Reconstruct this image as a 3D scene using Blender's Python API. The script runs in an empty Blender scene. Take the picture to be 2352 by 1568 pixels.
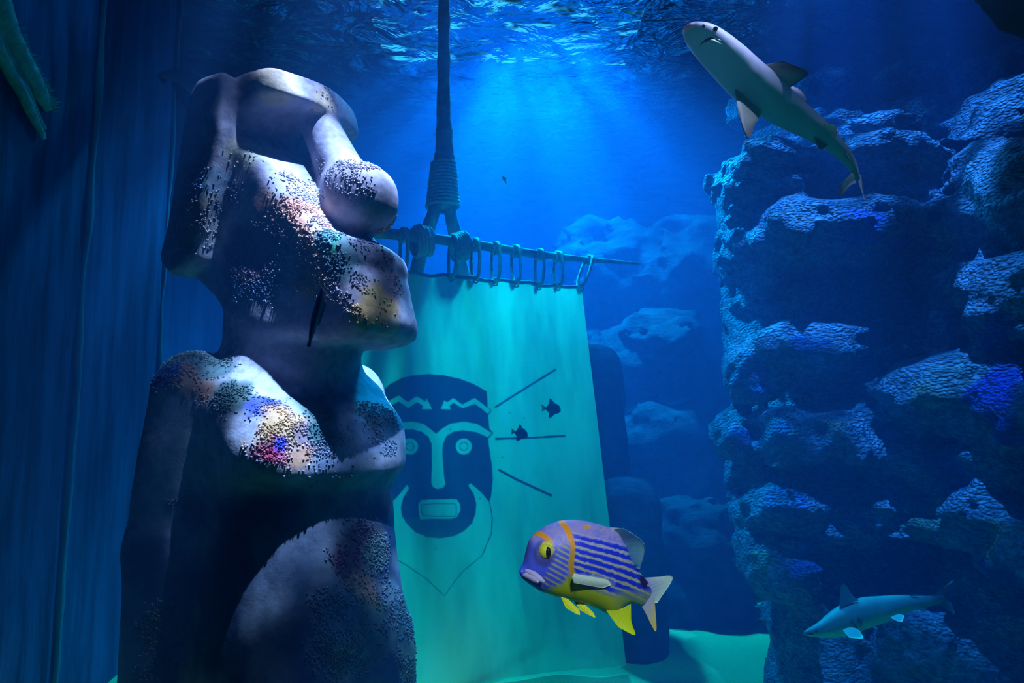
import bpy, math, random
import numpy as np
from mathutils import Vector
sc = bpy.context.scene
COL = sc.collection
R = math.radians
# ------------------------------------------------------------------ camera, world, exposure
CAMZ, PITCH, FPX = 1.6, R(6.7), 1568.0
cd = bpy.data.cameras.new('camera'); cam = bpy.data.objects.new('camera', cd); COL.objects.link(cam)
cam.location = (0, 0, CAMZ); cam.rotation_euler = (R(90) + PITCH, 0, 0)
cd.lens = 24.0; cd.sensor_width = 36.0; cd.clip_start = .05; cd.clip_end = 60
sc.camera = cam
w = bpy.data.worlds.new('world'); sc.world = w; w.use_nodes = True
w.node_tree.nodes['Background'].inputs[0].default_value = (.002, .006, .02, 1)
w.node_tree.nodes['Background'].inputs[1].default_value = .2
sc.view_settings.view_transform = 'Standard'; sc.view_settings.look = 'None'
sc.view_settings.exposure = 0.0; sc.view_settings.gamma = 1; sc.view_settings.use_curve_mapping = False
sc.cycles.use_denoising = True
sc.cycles.max_bounces = 5; sc.cycles.diffuse_bounces = 1; sc.cycles.glossy_bounces = 2
sc.cycles.transmission_bounces = 4; sc.cycles.volume_bounces = 0; sc.cycles.transparent_max_bounces = 10
sc.cycles.sample_clamp_indirect = 4.0; sc.cycles.sample_clamp_direct = 0
sc.cycles.caustics_reflective = False; sc.cycles.caustics_refractive = False
CP, SP = math.cos(PITCH), math.sin(PITCH)

def at(px, py, Y):
    """point of the place that lies at distance Y ahead, seen at this spot of the photograph"""
    u = (px - 1176) / FPX; v = (784 - py) / FPX
    d = np.array((u, CP - v * SP, SP + v * CP))
    return np.array((0, 0, CAMZ)) + d * (Y / d[1])

def proj(P):
    P = np.asarray(P, float) - (0, 0, CAMZ)
    dep = P[..., 1] * CP + P[..., 2] * SP
    up = -P[..., 1] * SP + P[..., 2] * CP
    return 1176 + FPX * P[..., 0] / dep, 784 - FPX * up / dep, dep

# ------------------------------------------------------------------ lamps above the water, added fills on the viewer's side
def spot(name, loc, target, power, color, size=40, blend=.6, radius=.1):
    ld = bpy.data.lights.new(name, 'SPOT'); ld.energy = power; ld.color = color
    ld.spot_size = R(size); ld.spot_blend = blend; ld.shadow_soft_size = radius
    o = bpy.data.objects.new(name, ld); COL.objects.link(o); o.location = loc
    o.rotation_euler = (Vector(target) - Vector(loc)).to_track_quat('-Z', 'Y').to_euler()
    return o
spot('statue_lamp', (.36, 1.98, 7.2), (-.74, 2.62, 2.45), 20500, (.86, .42, .84), 21, 1, .03)
spot('back_flood', (.15, 6.6, 5.9), (.25, 6.8, 2.0), 19500, (0, .36, 1.0), 140, 1, .2)
spot('banner_lamp', (.3, 7.6, 6.4), (.15, 4.3, 2.45), 2300, (.0, .48, .78), 22, 1, .05)
spot('banner_front_lamp', (.6, 3.3, 7.4), (.2, 4.4, 2.2), 1300, (.0, .50, .80), 22, 1, .04)
spot('rock_lamp', (1.5, 2.5, 7.6), (2.2, 4.3, 2.6), 12000, (.10, .24, 1.0), 38, 1, .04)
spot('fish_fill', (.45, -1.1, 3.3), (.13, 1.1, 1.36), 400, (.95, .80, 1.0), 13, .6, .04)  # added from the viewer's side to light the fish
spot('shark_lamp', (2.8, .9, 6.6), (.95, 2.35, 2.9), 6500, (1.0, .50, .95), 18, .9, .05)
spot('belly_fill', (1.0, -.8, .6), (1.0, 2.3, 3.0), 75, (.0, .85, .75), 24, .8, .08)  # added fill standing in for light thrown up by the sand
spot('wall_lamp', (-1.7, 3.0, 6.0), (-2.35, 3.2, 3.4), 600, (.02, .30, .9), 34, 1, .08)

# ------------------------------------------------------------------ materials
def mat(name):
    m = bpy.data.materials.new(name); m.use_nodes = True
    nt = m.node_tree
    return m, nt, nt.nodes['Principled BSDF'], nt.nodes, nt.links

def simple(name, color, rough=.8, spec=.3):
    m, nt, b, N, L = mat(name)
    b.inputs['Base Color'].default_value = (*color, 1); b.inputs['Roughness'].default_value = rough
    b.inputs['Specular IOR Level'].default_value = spec
    return m

def bumpy(name, color=None, color2=None, attr=None, scale=30, strength=.4, dist=.02, rough=.8, spec=.3, stretch=(1, 1, 1), kind='noise', scale2=None, jitter=.35):
    """rough, mottled surface; colour from two tones of noise or from the painted-on colour layer"""
    m, nt, b, N, L = mat(name)
    tc = N.new('ShaderNodeTexCoord'); mp = N.new('ShaderNodeMapping'); mp.inputs['Scale'].default_value = stretch
    L.new(tc.outputs['Object'], mp.inputs[0])
    n1 = N.new('ShaderNodeTexNoise'); n1.inputs['Scale'].default_value = scale; n1.inputs['Detail'].default_value = 6
    n1.inputs['Roughness'].default_value = .65
    L.new(mp.outputs[0], n1.inputs['Vector'])
    h = n1.outputs['Fac']
    if kind == 'voronoi':
        v = N.new('ShaderNodeTexVoronoi'); v.inputs['Scale'].default_value = scale2 or scale * 2
        L.new(mp.outputs[0], v.inputs['Vector'])
        mm = N.new('ShaderNodeMath'); mm.operation = 'SUBTRACT'; L.new(n1.outputs['Fac'], mm.inputs[0]); L.new(v.outputs['Distance'], mm.inputs[1])
        h = mm.outputs[0]
    bp = N.new('ShaderNodeBump'); bp.inputs['Strength'].default_value = strength; bp.inputs['Distance'].default_value = dist
    L.new(h, bp.inputs['Height']); L.new(bp.outputs[0], b.inputs['Normal'])
    if attr:
        a = N.new('ShaderNodeAttribute'); a.attribute_name = attr
        mx = N.new('ShaderNodeMix'); mx.data_type = 'RGBA'; mx.blend_type = 'MULTIPLY'; mx.inputs['Factor'].default_value = jitter * 2
        rp = N.new('ShaderNodeValToRGB'); rp.color_ramp.elements[0].position = .35; rp.color_ramp.elements[1].position = .6
        rp.color_ramp.elements[0].color = (.12, .12, .14, 1); rp.color_ramp.elements[1].color = (1, 1, 1, 1)
        L.new(n1.outputs['Fac'], rp.inputs[0]); L.new(a.outputs['Color'], mx.inputs['A']); L.new(rp.outputs[0], mx.inputs['B'])
        L.new(mx.outputs['Result'], b.inputs['Base Color'])
    else:
        rp = N.new('ShaderNodeValToRGB'); rp.color_ramp.elements[0].position = .35; rp.color_ramp.elements[1].position = .65
        rp.color_ramp.elements[0].color = (*color, 1); rp.color_ramp.elements[1].color = (*color2, 1)
        L.new(n1.outputs['Fac'], rp.inputs[0]); L.new(rp.outputs[0], b.inputs['Base Color'])
    b.inputs['Roughness'].default_value = rough; b.inputs['Specular IOR Level'].default_value = spec
    return m

# ------------------------------------------------------------------ helpers
def tag(o, label=None, cat=None, group=None, kind=None):
    if label: o['label'] = label
    if cat: o['category'] = cat
    if group: o['group'] = group
    if kind: o['kind'] = kind
    return o

def mesh(name, V, Q, material, parent=None, T=None, colors=None, smooth=True, midx=None, attr='tint'):
    """V (n,3); Q (m,4) quads and / or T (k,3) triangles"""
    me = bpy.data.meshes.new(name)
    V = np.asarray(V, np.float32)
    loops, starts, totals = [], [], []
    s = 0
    for F, n in ((Q, 4), (T, 3)):
        if F is None or len(F) == 0: continue
        F = np.asarray(F, np.int32)
        loops.append(F.ravel()); starts.append(np.arange(len(F)) * n + s); totals.append(np.full(len(F), n)); s += F.size
    loops = np.concatenate(loops); starts = np.concatenate(starts); totals = np.concatenate(totals)
    me.vertices.add(len(V)); me.vertices.foreach_set('co', V.ravel())
    me.loops.add(len(loops)); me.loops.foreach_set('vertex_index', loops.astype(np.int32))
    me.polygons.add(len(starts)); me.polygons.foreach_set('loop_start', starts.astype(np.int32)); me.polygons.foreach_set('loop_total', totals.astype(np.int32))
    if smooth: me.polygons.foreach_set('use_smooth', np.ones(len(starts), bool))
    mats = material if isinstance(material, (list, tuple)) else [material]
    for m in mats: me.materials.append(m)
    if midx is not None: me.polygons.foreach_set('material_index', np.asarray(midx, np.int32))
    me.update(calc_edges=True); me.validate()
    if colors is not None:
        a = me.color_attributes.new(attr, 'FLOAT_COLOR', 'POINT')
        c = np.ones((len(V), 4), np.float32); c[:, :3] = colors
        a.data.foreach_set('color', c.ravel())
    o = bpy.data.objects.new(name, me); COL.objects.link(o)
    if parent: o.parent = parent
    return o

class MB:
    """collects pieces (V, Q, T, colour) into one mesh"""
    def __init__(s): s.V = []; s.Q = []; s.T = []; s.C = []; s.n = 0
    def add(s, V, Q=None, T=None, C=None):
        V = np.asarray(V, float)
        if Q is not None and len(Q): s.Q.append(np.asarray(Q) + s.n)
        if T is not None and len(T): s.T.append(np.asarray(T) + s.n)
        C = np.ones((len(V), 3)) if C is None else np.broadcast_to(np.asarray(C, float), (len(V), 3))
        s.V.append(V); s.C.append(C); s.n += len(V)
    def box(s, lo, hi, C=None):
        x0, y0, z0 = lo; x1, y1, z1 = hi
        V = [(x0,y0,z0),(x1,y0,z0),(x1,y1,z0),(x0,y1,z0),(x0,y0,z1),(x1,y0,z1),(x1,y1,z1),(x0,y1,z1)]
        s.add(V, [(0,3,2,1),(4,5,6,7),(0,1,5,4),(1,2,6,5),(2,3,7,6),(3,0,4,7)], None, C)
    def build(s, name, material, parent=None, smooth=True):
        return mesh(name, np.concatenate(s.V), np.concatenate(s.Q) if s.Q else None, material, parent,
                    np.concatenate(s.T) if s.T else None, np.concatenate(s.C), smooth)

def empty(name, loc):
    o = bpy.data.objects.new(name, None); COL.objects.link(o); o.location = loc; o.empty_display_size = .1
    return o

def keep_world(parent, *obs):
    bpy.context.view_layer.update()
    for o in obs:
        o.parent = parent; o.matrix_parent_inverse = parent.matrix_world.inverted()

def vnoise(P, seed=0):
    """smooth value noise in -1..1 at points P (...,3)"""
    P = np.asarray(P, np.float32); I = np.floor(P).astype(np.int64); f = P - I; f = f * f * (3 - 2 * f)
    def h(ix, iy, iz):
        n = (ix * 374761393 + iy * 668265263 + iz * 2147483647 + seed * 1274126177) & 0xffffffff
        n = ((n ^ (n >> 13)) * 1274126177) & 0xffffffff
        return ((n ^ (n >> 16)) & 0xffff).astype(np.float32) / 32767.5 - 1
    x, y, z = I[..., 0], I[..., 1], I[..., 2]; fx, fy, fz = f[..., 0], f[..., 1], f[..., 2]
    a = h(x, y, z) * (1 - fx) + h(x + 1, y, z) * fx
    b = h(x, y + 1, z) * (1 - fx) + h(x + 1, y + 1, z) * fx
    c = h(x, y, z + 1) * (1 - fx) + h(x + 1, y, z + 1) * fx
    d = h(x, y + 1, z + 1) * (1 - fx) + h(x + 1, y + 1, z + 1) * fx
    return (a * (1 - fy) + b * fy) * (1 - fz) + (c * (1 - fy) + d * fy) * fz

def fbm(P, sc_, octs=3, seed=0):
    P = np.asarray(P) * sc_; r = 0; a = 1
    for k in range(octs):
        r = r + a * vnoise(P, seed + k); P = P * 2.03; a *= .5
    return r

def smin(a, b, k):
    h = np.clip(.5 + .5 * (b - a) / k, 0, 1)
    return b + (a - b) * h - k * h * (1 - h)
def smax(a, b, k): return -smin(-a, -b, k)

def nets(F, org, h):
    """surface of F < 0 as quads (naive surface nets)"""
    s = F < 0; nx, ny, nz = F.shape
    cnt = np.zeros((nx - 1, ny - 1, nz - 1), np.int8)
    cs = [(i, j, k) for i in (0, 1) for j in (0, 1) for k in (0, 1)]
    for i, j, k in cs: cnt += s[i:nx - 1 + i, j:ny - 1 + j, k:nz - 1 + k]
    act = (cnt > 0) & (cnt < 8); idx = np.full(act.shape, -1, np.int64)
    c = np.argwhere(act); idx[act] = np.arange(len(c))
    acc = np.zeros((len(c), 3)); wn = np.zeros(len(c))
    vals = {o: F[c[:, 0] + o[0], c[:, 1] + o[1], c[:, 2] + o[2]] for o in cs}
    for a in cs:
        for ax in range(3):
            if a[ax]: continue
            b = list(a); b[ax] = 1; b = tuple(b)
            va, vb = vals[a], vals[b]; m = (va < 0) != (vb < 0)
            t = np.where(m, va / np.where(m, va - vb, 1), 0)
            p = np.array(a, float)[None] + np.zeros((len(c), 1)); p[:, ax] += t
            acc[m] += p[m]; wn[m] += 1
    V = (c + acc / wn[:, None]) * h + np.asarray(org)
    Q = []
    for ax in range(3):
        u, v = (ax + 1) % 3, (ax + 2) % 3
        sl0 = [slice(1, n - 1) for n in F.shape]; sl1 = list(sl0)
        sl0[ax] = slice(0, F.shape[ax] - 1); sl1[ax] = slice(1, F.shape[ax])
        e0 = s[tuple(sl0)]; e1 = s[tuple(sl1)]
        for flip in (0, 1):
            m = (e0 & ~e1) if not flip else (~e0 & e1)
            g = np.argwhere(m); g[:, u] += 1; g[:, v] += 1
            def I(du, dv):
                q = g.copy(); q[:, u] -= du; q[:, v] -= dv
                return idx[q[:, 0], q[:, 1], q[:, 2]]
            q = np.stack([I(1, 1), I(0, 1), I(0, 0), I(1, 0)], 1)
            if flip: q = q[:, ::-1]
            Q.append(q[(q >= 0).all(1)])
    return V, np.concatenate(Q)

def poly_sdf(P, x, z):
    """signed distance to polygon P at points (x, z)"""
    P = np.asarray(P, float); d = np.full(np.broadcast(x, z).shape, 1e9); ins = np.zeros(d.shape, bool)
    for i in range(len(P)):
        ax, az = P[i]; bx, bz = P[i - 1]
        ex, ez = bx - ax, bz - az; wx, wz = x - ax, z - az
        t = np.clip((wx * ex + wz * ez) / (ex * ex + ez * ez + 1e-12), 0, 1)
        d = np.minimum(d, (wx - ex * t) ** 2 + (wz - ez * t) ** 2)
        c = ((az > z) != (bz > z)) & (x < (bx - ax) * (z - az) / (bz - az + 1e-12) + ax)
        ins ^= c
    d = np.sqrt(d)
    return np.where(ins, -d, d)

def tube(pts, rad, seg=10, closed=False, twist=0, lobes=3, depth=.0, cap=True):
    """tube along points; twist gives the strands of a laid rope"""
    P = np.asarray(pts, float); n = len(P)
    rad = np.broadcast_to(np.asarray(rad, float), (n,))
    Tn = np.roll(P, -1, 0) - np.roll(P, 1, 0)
    if not closed: Tn[0] = P[1] - P[0]; Tn[-1] = P[-1] - P[-2]
    Tn /= np.linalg.norm(Tn, axis=1)[:, None] + 1e-12
    ref = np.array((0, 0, 1.0)) if abs(Tn[0][2]) < .9 else np.array((1.0, 0, 0))
    U = np.cross(ref, Tn[0]); U /= np.linalg.norm(U)
    V = []; L = 0
    for i in range(n):
        U = U - Tn[i] * U.dot(Tn[i]); U /= np.linalg.norm(U); W = np.cross(Tn[i], U)
        if i: L += np.linalg.norm(P[i] - P[i - 1])
        a = np.arange(seg) * 2 * math.pi / seg
        rr = rad[i] * (1 + depth * np.cos(lobes * a + twist * L))
        V.append(P[i] + np.outer(rr * np.cos(a), U) + np.outer(rr * np.sin(a), W))
    V = np.concatenate(V); Q = []
    for i in range(n if closed else n - 1):
        j = (i + 1) % n
        for k in range(seg):
            l = (k + 1) % seg; Q.append((i * seg + k, i * seg + l, j * seg + l, j * seg + k))
    T = []
    if cap and not closed:
        V = np.vstack([V, P[0], P[-1]]); a0, a1 = n * seg, n * seg + 1
        for k in range(seg):
            l = (k + 1) % seg; T.append((a0, l, k)); T.append((a1, (n - 1) * seg + k, (n - 1) * seg + l))
    return V, np.array(Q), (np.array(T) if T else None)

def spline(pts, n):
    """Catmull-Rom through pts, n samples"""
    P = np.asarray(pts, float); m = len(P)
    Pe = np.vstack([2 * P[0] - P[1], P, 2 * P[-1] - P[-2]])
    t = np.linspace(0, m - 1 - 1e-9, n); i = t.astype(int); f = (t - i)[:, None]
    p0, p1, p2, p3 = Pe[i], Pe[i + 1], Pe[i + 2], Pe[i + 3]
    return .5 * (2 * p1 + (p2 - p0) * f + (2 * p0 - 5 * p1 + 4 * p2 - p3) * f ** 2 + (3 * p1 - p0 - 3 * p2 + p3) * f ** 3)

# ------------------------------------------------------------------ the water
m, nt, b, N, L = mat('tank_water'); N.remove(b)
vs = N.new('ShaderNodeVolumeScatter'); vs.inputs['Color'].default_value = (.06, .36, 1, 1); vs.inputs['Density'].default_value = .078
vs.inputs['Anisotropy'].default_value = .15
va = N.new('ShaderNodeVolumeAbsorption'); va.inputs['Color'].default_value = (0, .74, .80, 1); va.inputs['Density'].default_value = .34
ad = N.new('ShaderNodeAddShader'); L.new(vs.outputs[0], ad.inputs[0]); L.new(va.outputs[0], ad.inputs[1])
L.new(ad.outputs[0], N['Material Output'].inputs['Volume'])
mb = MB(); mb.box((-7, .3, -.3), (8, 11.58, 5.0))
tag(mb.build('water', m, smooth=False), 'clear blue water filling the whole tank', 'water', kind='stuff')

# the rippled surface seen from below: mirror-like where it is seen flat, clear where a ripple faces the eye
m, nt, b, N, L = mat('water_surface'); N.remove(b)
tc = N.new('ShaderNodeTexCoord'); mp = N.new('ShaderNodeMapping'); mp.inputs['Scale'].default_value = (1, 1.3, 1); L.new(tc.outputs['Object'], mp.inputs[0])
n1 = N.new('ShaderNodeTexNoise'); n1.inputs['Scale'].default_value = 2.4; n1.inputs['Detail'].default_value = 4; n1.inputs['Distortion'].default_value = .6
L.new(mp.outputs[0], n1.inputs[0])
bp = N.new('ShaderNodeBump'); bp.inputs['Strength'].default_value = 1; bp.inputs['Distance'].default_value = .16; L.new(n1.outputs['Fac'], bp.inputs['Height'])
lw = N.new('ShaderNodeLayerWeight'); lw.inputs['Blend'].default_value = .5; L.new(bp.outputs[0], lw.inputs['Normal'])
rp = N.new('ShaderNodeValToRGB'); rp.color_ramp.elements[0].position = .30; rp.color_ramp.elements[1].position = .42
L.new(lw.outputs['Facing'], rp.inputs[0])
tr = N.new('ShaderNodeBsdfTransparent'); gl = N.new('ShaderNodeBsdfGlossy'); gl.inputs['Roughness'].default_value = .04
gl.inputs['Color'].default_value = (.85, .9, 1, 1); L.new(bp.outputs[0], gl.inputs['Normal'])
# noise in the clear colour stands in for ripples focusing the lamplight
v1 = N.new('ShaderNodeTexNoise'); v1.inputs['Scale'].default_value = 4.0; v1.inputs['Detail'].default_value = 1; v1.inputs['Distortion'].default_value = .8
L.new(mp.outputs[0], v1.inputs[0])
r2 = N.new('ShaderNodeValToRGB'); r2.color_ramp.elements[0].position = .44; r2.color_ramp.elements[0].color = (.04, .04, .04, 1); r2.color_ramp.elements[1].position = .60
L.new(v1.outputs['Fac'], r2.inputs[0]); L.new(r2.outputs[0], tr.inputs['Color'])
mx = N.new('ShaderNodeMixShader'); L.new(rp.outputs[0], mx.inputs[0]); L.new(tr.outputs[0], mx.inputs[1]); L.new(gl.outputs[0], mx.inputs[2])
L.new(mx.outputs[0], N['Material Output'].inputs['Surface'])
gx, gy = np.meshgrid(np.linspace(-6.9, 7.9, 150), np.linspace(.3, 12.9, 130), indexing='ij')
gz = 5.03 + .018 * fbm(np.stack([gx * 1.6, gy * 2.2, gx * 0], -1), 1.0, 3, 5)
V = np.stack([gx, gy, gz], -1).reshape(-1, 3)
def gridq(a, b):
    i = np.arange(a - 1)[:, None] * b + np.arange(b - 1)[None]
    i = i.ravel(); return np.stack([i, i + b, i + b + 1, i + 1], 1)
tag(mesh('water_surface', V, gridq(150, 130), m), kind='structure', label='rippled water surface seen from below')

# ------------------------------------------------------------------ the tank
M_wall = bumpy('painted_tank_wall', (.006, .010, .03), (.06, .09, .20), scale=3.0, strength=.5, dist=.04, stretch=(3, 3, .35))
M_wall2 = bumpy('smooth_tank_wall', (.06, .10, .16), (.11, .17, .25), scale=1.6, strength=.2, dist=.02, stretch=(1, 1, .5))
mb = MB(); mb.box((-6.9, 11.6, -.2), (7.9, 11.9, 5.0))
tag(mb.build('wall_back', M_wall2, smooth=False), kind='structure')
mb = MB()
# stepped left side of the tank
nz = 60; ny = 70
def panel(x0, y0, x1, y1, mbx, amp, seed):
    u, v = np.meshgrid(np.linspace(0, 1, ny), np.linspace(-.1, 4.98, nz * 2), indexing='ij')
    P = np.stack([x0 + (x1 - x0) * u, y0 + (y1 - y0) * u, v], -1)
    nrm = np.array((y1 - y0, x0 - x1, 0.0)); nrm /= np.linalg.norm(nrm)
    d = amp * fbm(P * (1, 1, .3), 3.0, 3, seed) * np.minimum(1, 12 * u * (1 - u))
    mbx.add((P + nrm * d[..., None]).reshape(-1, 3), gridq(ny, nz * 2))
panel(-2.35, .35, -2.37, 3.7, mb, .035, 3)
panel(-2.37, 3.7, -2.47, 3.73, mb, .003, 4)
panel(-2.47, 3.73, -2.57, 4.95, mb, .015, 7)
panel(-2.57, 4.95, -3.4, 5.1, mb, .01, 8)
panel(-3.4, 5.1, -3.9, 11.6, mb, .02, 9)
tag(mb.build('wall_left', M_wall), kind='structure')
# sand
gx, gy = np.meshgrid(np.linspace(-4.5, 5.5, 160), np.linspace(.35, 11.6, 170), indexing='ij')
gz = .04 * fbm(np.stack([gx, gy, gx * 0], -1), .9, 4, 11)
M_sand = bumpy('sand', (.40, .62, .20), (.52, .74, .26), scale=60, strength=.3, dist=.01)
tag(mesh('floor', np.stack([gx, gy, gz], -1).reshape(-1, 3), gridq(160, 170), M_sand), kind='structure')
# rooflight over the water
m, nt, b, N, L = mat('rooflight'); N.remove(b)
em = N.new('ShaderNodeEmission'); em.inputs[0].default_value = (.10, .42, .95, 1); em.inputs[1].default_value = 3.0; L.new(em.outputs[0], N['Material Output'].inputs['Surface'])
mb = MB(); mb.box((-2.6, 6.2, 9.0), (2.4, 13.5, 9.05))
tag(mb.build('window_1', m, smooth=False), kind='structure')
mb = MB(); mb.box((-8, -.5, 9.1), (9, 15, 9.3))
tag(mb.build('ceiling', simple('dark_roof', (.01, .012, .02)), smooth=False), kind='structure')

# ------------------------------------------------------------------ the moai statue
SX, SY = -.90, 2.88
TH, TB = R(26), R(8)         # how far the head / the body turn from the picture plane towards the eye
h = .0125
fx = np.arange(-.62, .72, h); rx = np.arange(-.66, .62, h); zx = np.arange(-.02, 3.12, h)
f, r, z = np.meshgrid(fx, rx, zx, indexing='ij', sparse=True)
fc = f + 1.1 * r ** 2                                       # the face bows back towards its sides
prof = [(-.30, 2.88), (-.22, 2.955), (-.02, 3.00), (.12, 2.99), (.14, 2.935), (.15, 2.87), (-.02, 2.815), (-.06, 2.75),
        (.01, 2.69), (.12, 2.56), (.22, 2.42), (.32, 2.31), (.40, 2.275), (.45, 2.24), (.465, 2.19), (.46, 2.155), (.475, 2.115), (.49, 2.05),
        (.515, 1.96), (.505, 1.905), (.44, 1.875), (.30, 1.87), (.10, 1.92), (-.10, 2.02), (-.28, 2.16), (-.34, 2.30), (-.35, 2.6)]
hw = .285 - .05 * np.clip((f - .0) / .4, 0, 1) - .02 * np.clip((2.5 - z) / .5, 0, 1)
head = smax(poly_sdf(prof, fc, z + 0 * fc), np.abs(r) - hw, .05)
# cheek plane edge: shave the sides that face outward under the temple
nose_t = np.clip(((f - .05) * .24 + (z - 2.85) * -.40) / (.24 ** 2 + .40 ** 2), 0, 1)
nr = .085 + .03 * nose_t ** 2
nose = np.sqrt((f - .05 - .24 * nose_t) ** 2 + (r * 1.0) ** 2 + (z - 2.85 + .40 * nose_t) ** 2) - nr
ball = ((np.abs((f - .30) / .15) ** 2.4 + np.abs(r / .15) ** 2.4 + np.abs((z - 2.475) / .135) ** 2.4) ** (1 / 2.4) - 1) * .14
nose = smin(nose, ball, .06)
head = smin(head, nose, .035)
ar = np.abs(r)
earp = [(-.335, 2.90), (-.28, 2.96), (-.12, 2.96), (-.12, 2.72), (-.17, 2.45), (-.22, 2.20), (-.36, 2.155), (-.43, 2.22), (-.40, 2.5), (-.36, 2.75)]
ear = smax(poly_sdf(earp, f, z + 0 * f), np.abs(ar - .31) - .055, .03)
head = smin(head, ear, .02)
# neck
neck = np.maximum(np.sqrt(((f + .04) / 1.02) ** 2 + (r / .96) ** 2) - .28, np.maximum(1.6 - z, z - 2.15))
D = smin(head, neck, .05)
# body in its own turn
a = TH - TB
F2 = f * math.cos(a) + r * math.sin(a); R2 = -f * math.sin(a) + r * math.cos(a)
zs = np.array([-.1, .5, .70, .84, .97, 1.15, 1.32, 1.385, 1.50, 1.62, 1.71, 1.78, 1.9])
front = np.interp(z, zs, [.56, .55, .54, .50, .45, .405, .37, .41, .35, .28, .21, .13, .05])
back = np.interp(z, zs, [-.46, -.46, -.45, -.45, -.45, -.44, -.43, -.42, -.42, -.41, -.38, -.32, -.15])
wid = np.interp(z, zs, [.40, .40, .39, .38, .37, .36, .37, .38, .40, .41, .39, .33, .2])
cF = (front + back) / 2; hF = (front - back) / 2
e = (np.abs((F2 - cF) / hF) ** 3.0 + np.abs(R2 / wid) ** 2.6) ** (1 / 2.8)
body = (e - 1) * np.minimum(hF, wid) * .8
body = np.maximum(body, np.maximum(-z, z - 1.86))
# pectoral ledge and breast groove, folded arm
pec = ((np.abs((F2 - .10 + .28 * np.clip(z - 1.42, 0, 1)) / .31) ** 3.5 + np.abs(R2 / .36) ** 3.5 + np.abs((z - 1.50) / .17) ** 3.5) ** (1 / 3.5) - 1) * .17
body = smin(body, pec, .05)
def cap(p0, p1, r0, r1):
    p0 = np.array(p0); d = np.array(p1) - p0
    t = np.clip(((F2 - p0[0]) * d[0] + (np.abs(R2) - p0[1]) * d[1] + (z - p0[2]) * d[2]) / d.dot(d), 0, 1)
    return np.sqrt((F2 - p0[0] - d[0] * t) ** 2 + (np.abs(R2) - p0[1] - d[1] * t) ** 2 + (z - p0[2] - d[2] * t) ** 2) - (r0 + (r1 - r0) * t)
arm = smin(cap((-.17, .36, 1.68), (-.20, .42, 1.1), .165, .145), cap((-.20, .42, 1.1), (-.18, .42, .1), .145, .14), .05)
body = smin(body, arm, .035)
D = smin(D, body, .05)
G = np.stack(np.broadcast_arrays(f, r, z), -1)
D = D + .007 * fbm(G, 5.0, 2, 21)
V, Q = nets(D.astype(np.float32), (fx[0], rx[0], zx[0]), h)
del G, D
def smooth_mesh(V, Q, it=2, lam=.5):
    E = np.concatenate([Q[:, [0, 1]], Q[:, [1, 2]], Q[:, [2, 3]], Q[:, [3, 0]]])
    for _ in range(it):
        S = np.zeros_like(V); c = np.zeros(len(V))
        np.add.at(S, E[:, 0], V[E[:, 1]]); np.add.at(c, E[:, 0], 1); np.add.at(S, E[:, 1], V[E[:, 0]]); np.add.at(c, E[:, 1], 1)
        V = V + lam * (S / c[:, None] - V)
    return V
V = smooth_mesh(V, Q, 2)
ct, st = math.cos(TH), math.sin(TH)
V[:, 2] *= 1.018
Vs = np.stack([SX + V[:, 0] * ct - V[:, 1] * st, SY - V[:, 0] * st - V[:, 1] * ct, V[:, 2]], 1)
def vnormals(V, Q):
    n = np.cross(V[Q[:, 2]] - V[Q[:, 0]], V[Q[:, 3]] - V[Q[:, 1]]); r_ = np.zeros_like(V)
    for k in range(4): np.add.at(r_, Q[:, k], n)
    return r_ / (np.linalg.norm(r_, axis=1)[:, None] + 1e-12)
# mirrored axes: fix winding
nn = vnormals(Vs, Q)
if (nn * (Vs - Vs.mean(0))).sum() < 0: Q = Q[:, ::-1]; nn = -nn
def anchor(px, py, V_, n_, tol=14):
    """the nearest point of the surface that shows at this spot"""
    x, y, d = proj(V_); eye = np.array((0, 0, CAMZ)) - V_
    ok = (np.hypot(x - px, y - py) < tol) & ((eye * n_).sum(1) > 0)
    if not ok.any():
        k = np.argmin(np.hypot(x - px, y - py)); return V_[k], d[k]
    k = np.where(ok)[0]; k = k[np.argmin(d[k])]
    return V_[k], d[k]
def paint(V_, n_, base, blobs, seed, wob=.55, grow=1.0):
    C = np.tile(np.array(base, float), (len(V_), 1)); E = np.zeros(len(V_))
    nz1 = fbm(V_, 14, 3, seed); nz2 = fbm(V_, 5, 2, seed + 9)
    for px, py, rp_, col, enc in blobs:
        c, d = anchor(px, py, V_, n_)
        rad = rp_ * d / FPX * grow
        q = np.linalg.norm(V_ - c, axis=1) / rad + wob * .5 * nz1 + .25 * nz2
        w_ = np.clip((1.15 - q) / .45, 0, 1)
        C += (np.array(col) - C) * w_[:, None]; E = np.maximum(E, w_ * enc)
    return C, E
GREY = (.50, .45, .56)
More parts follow.
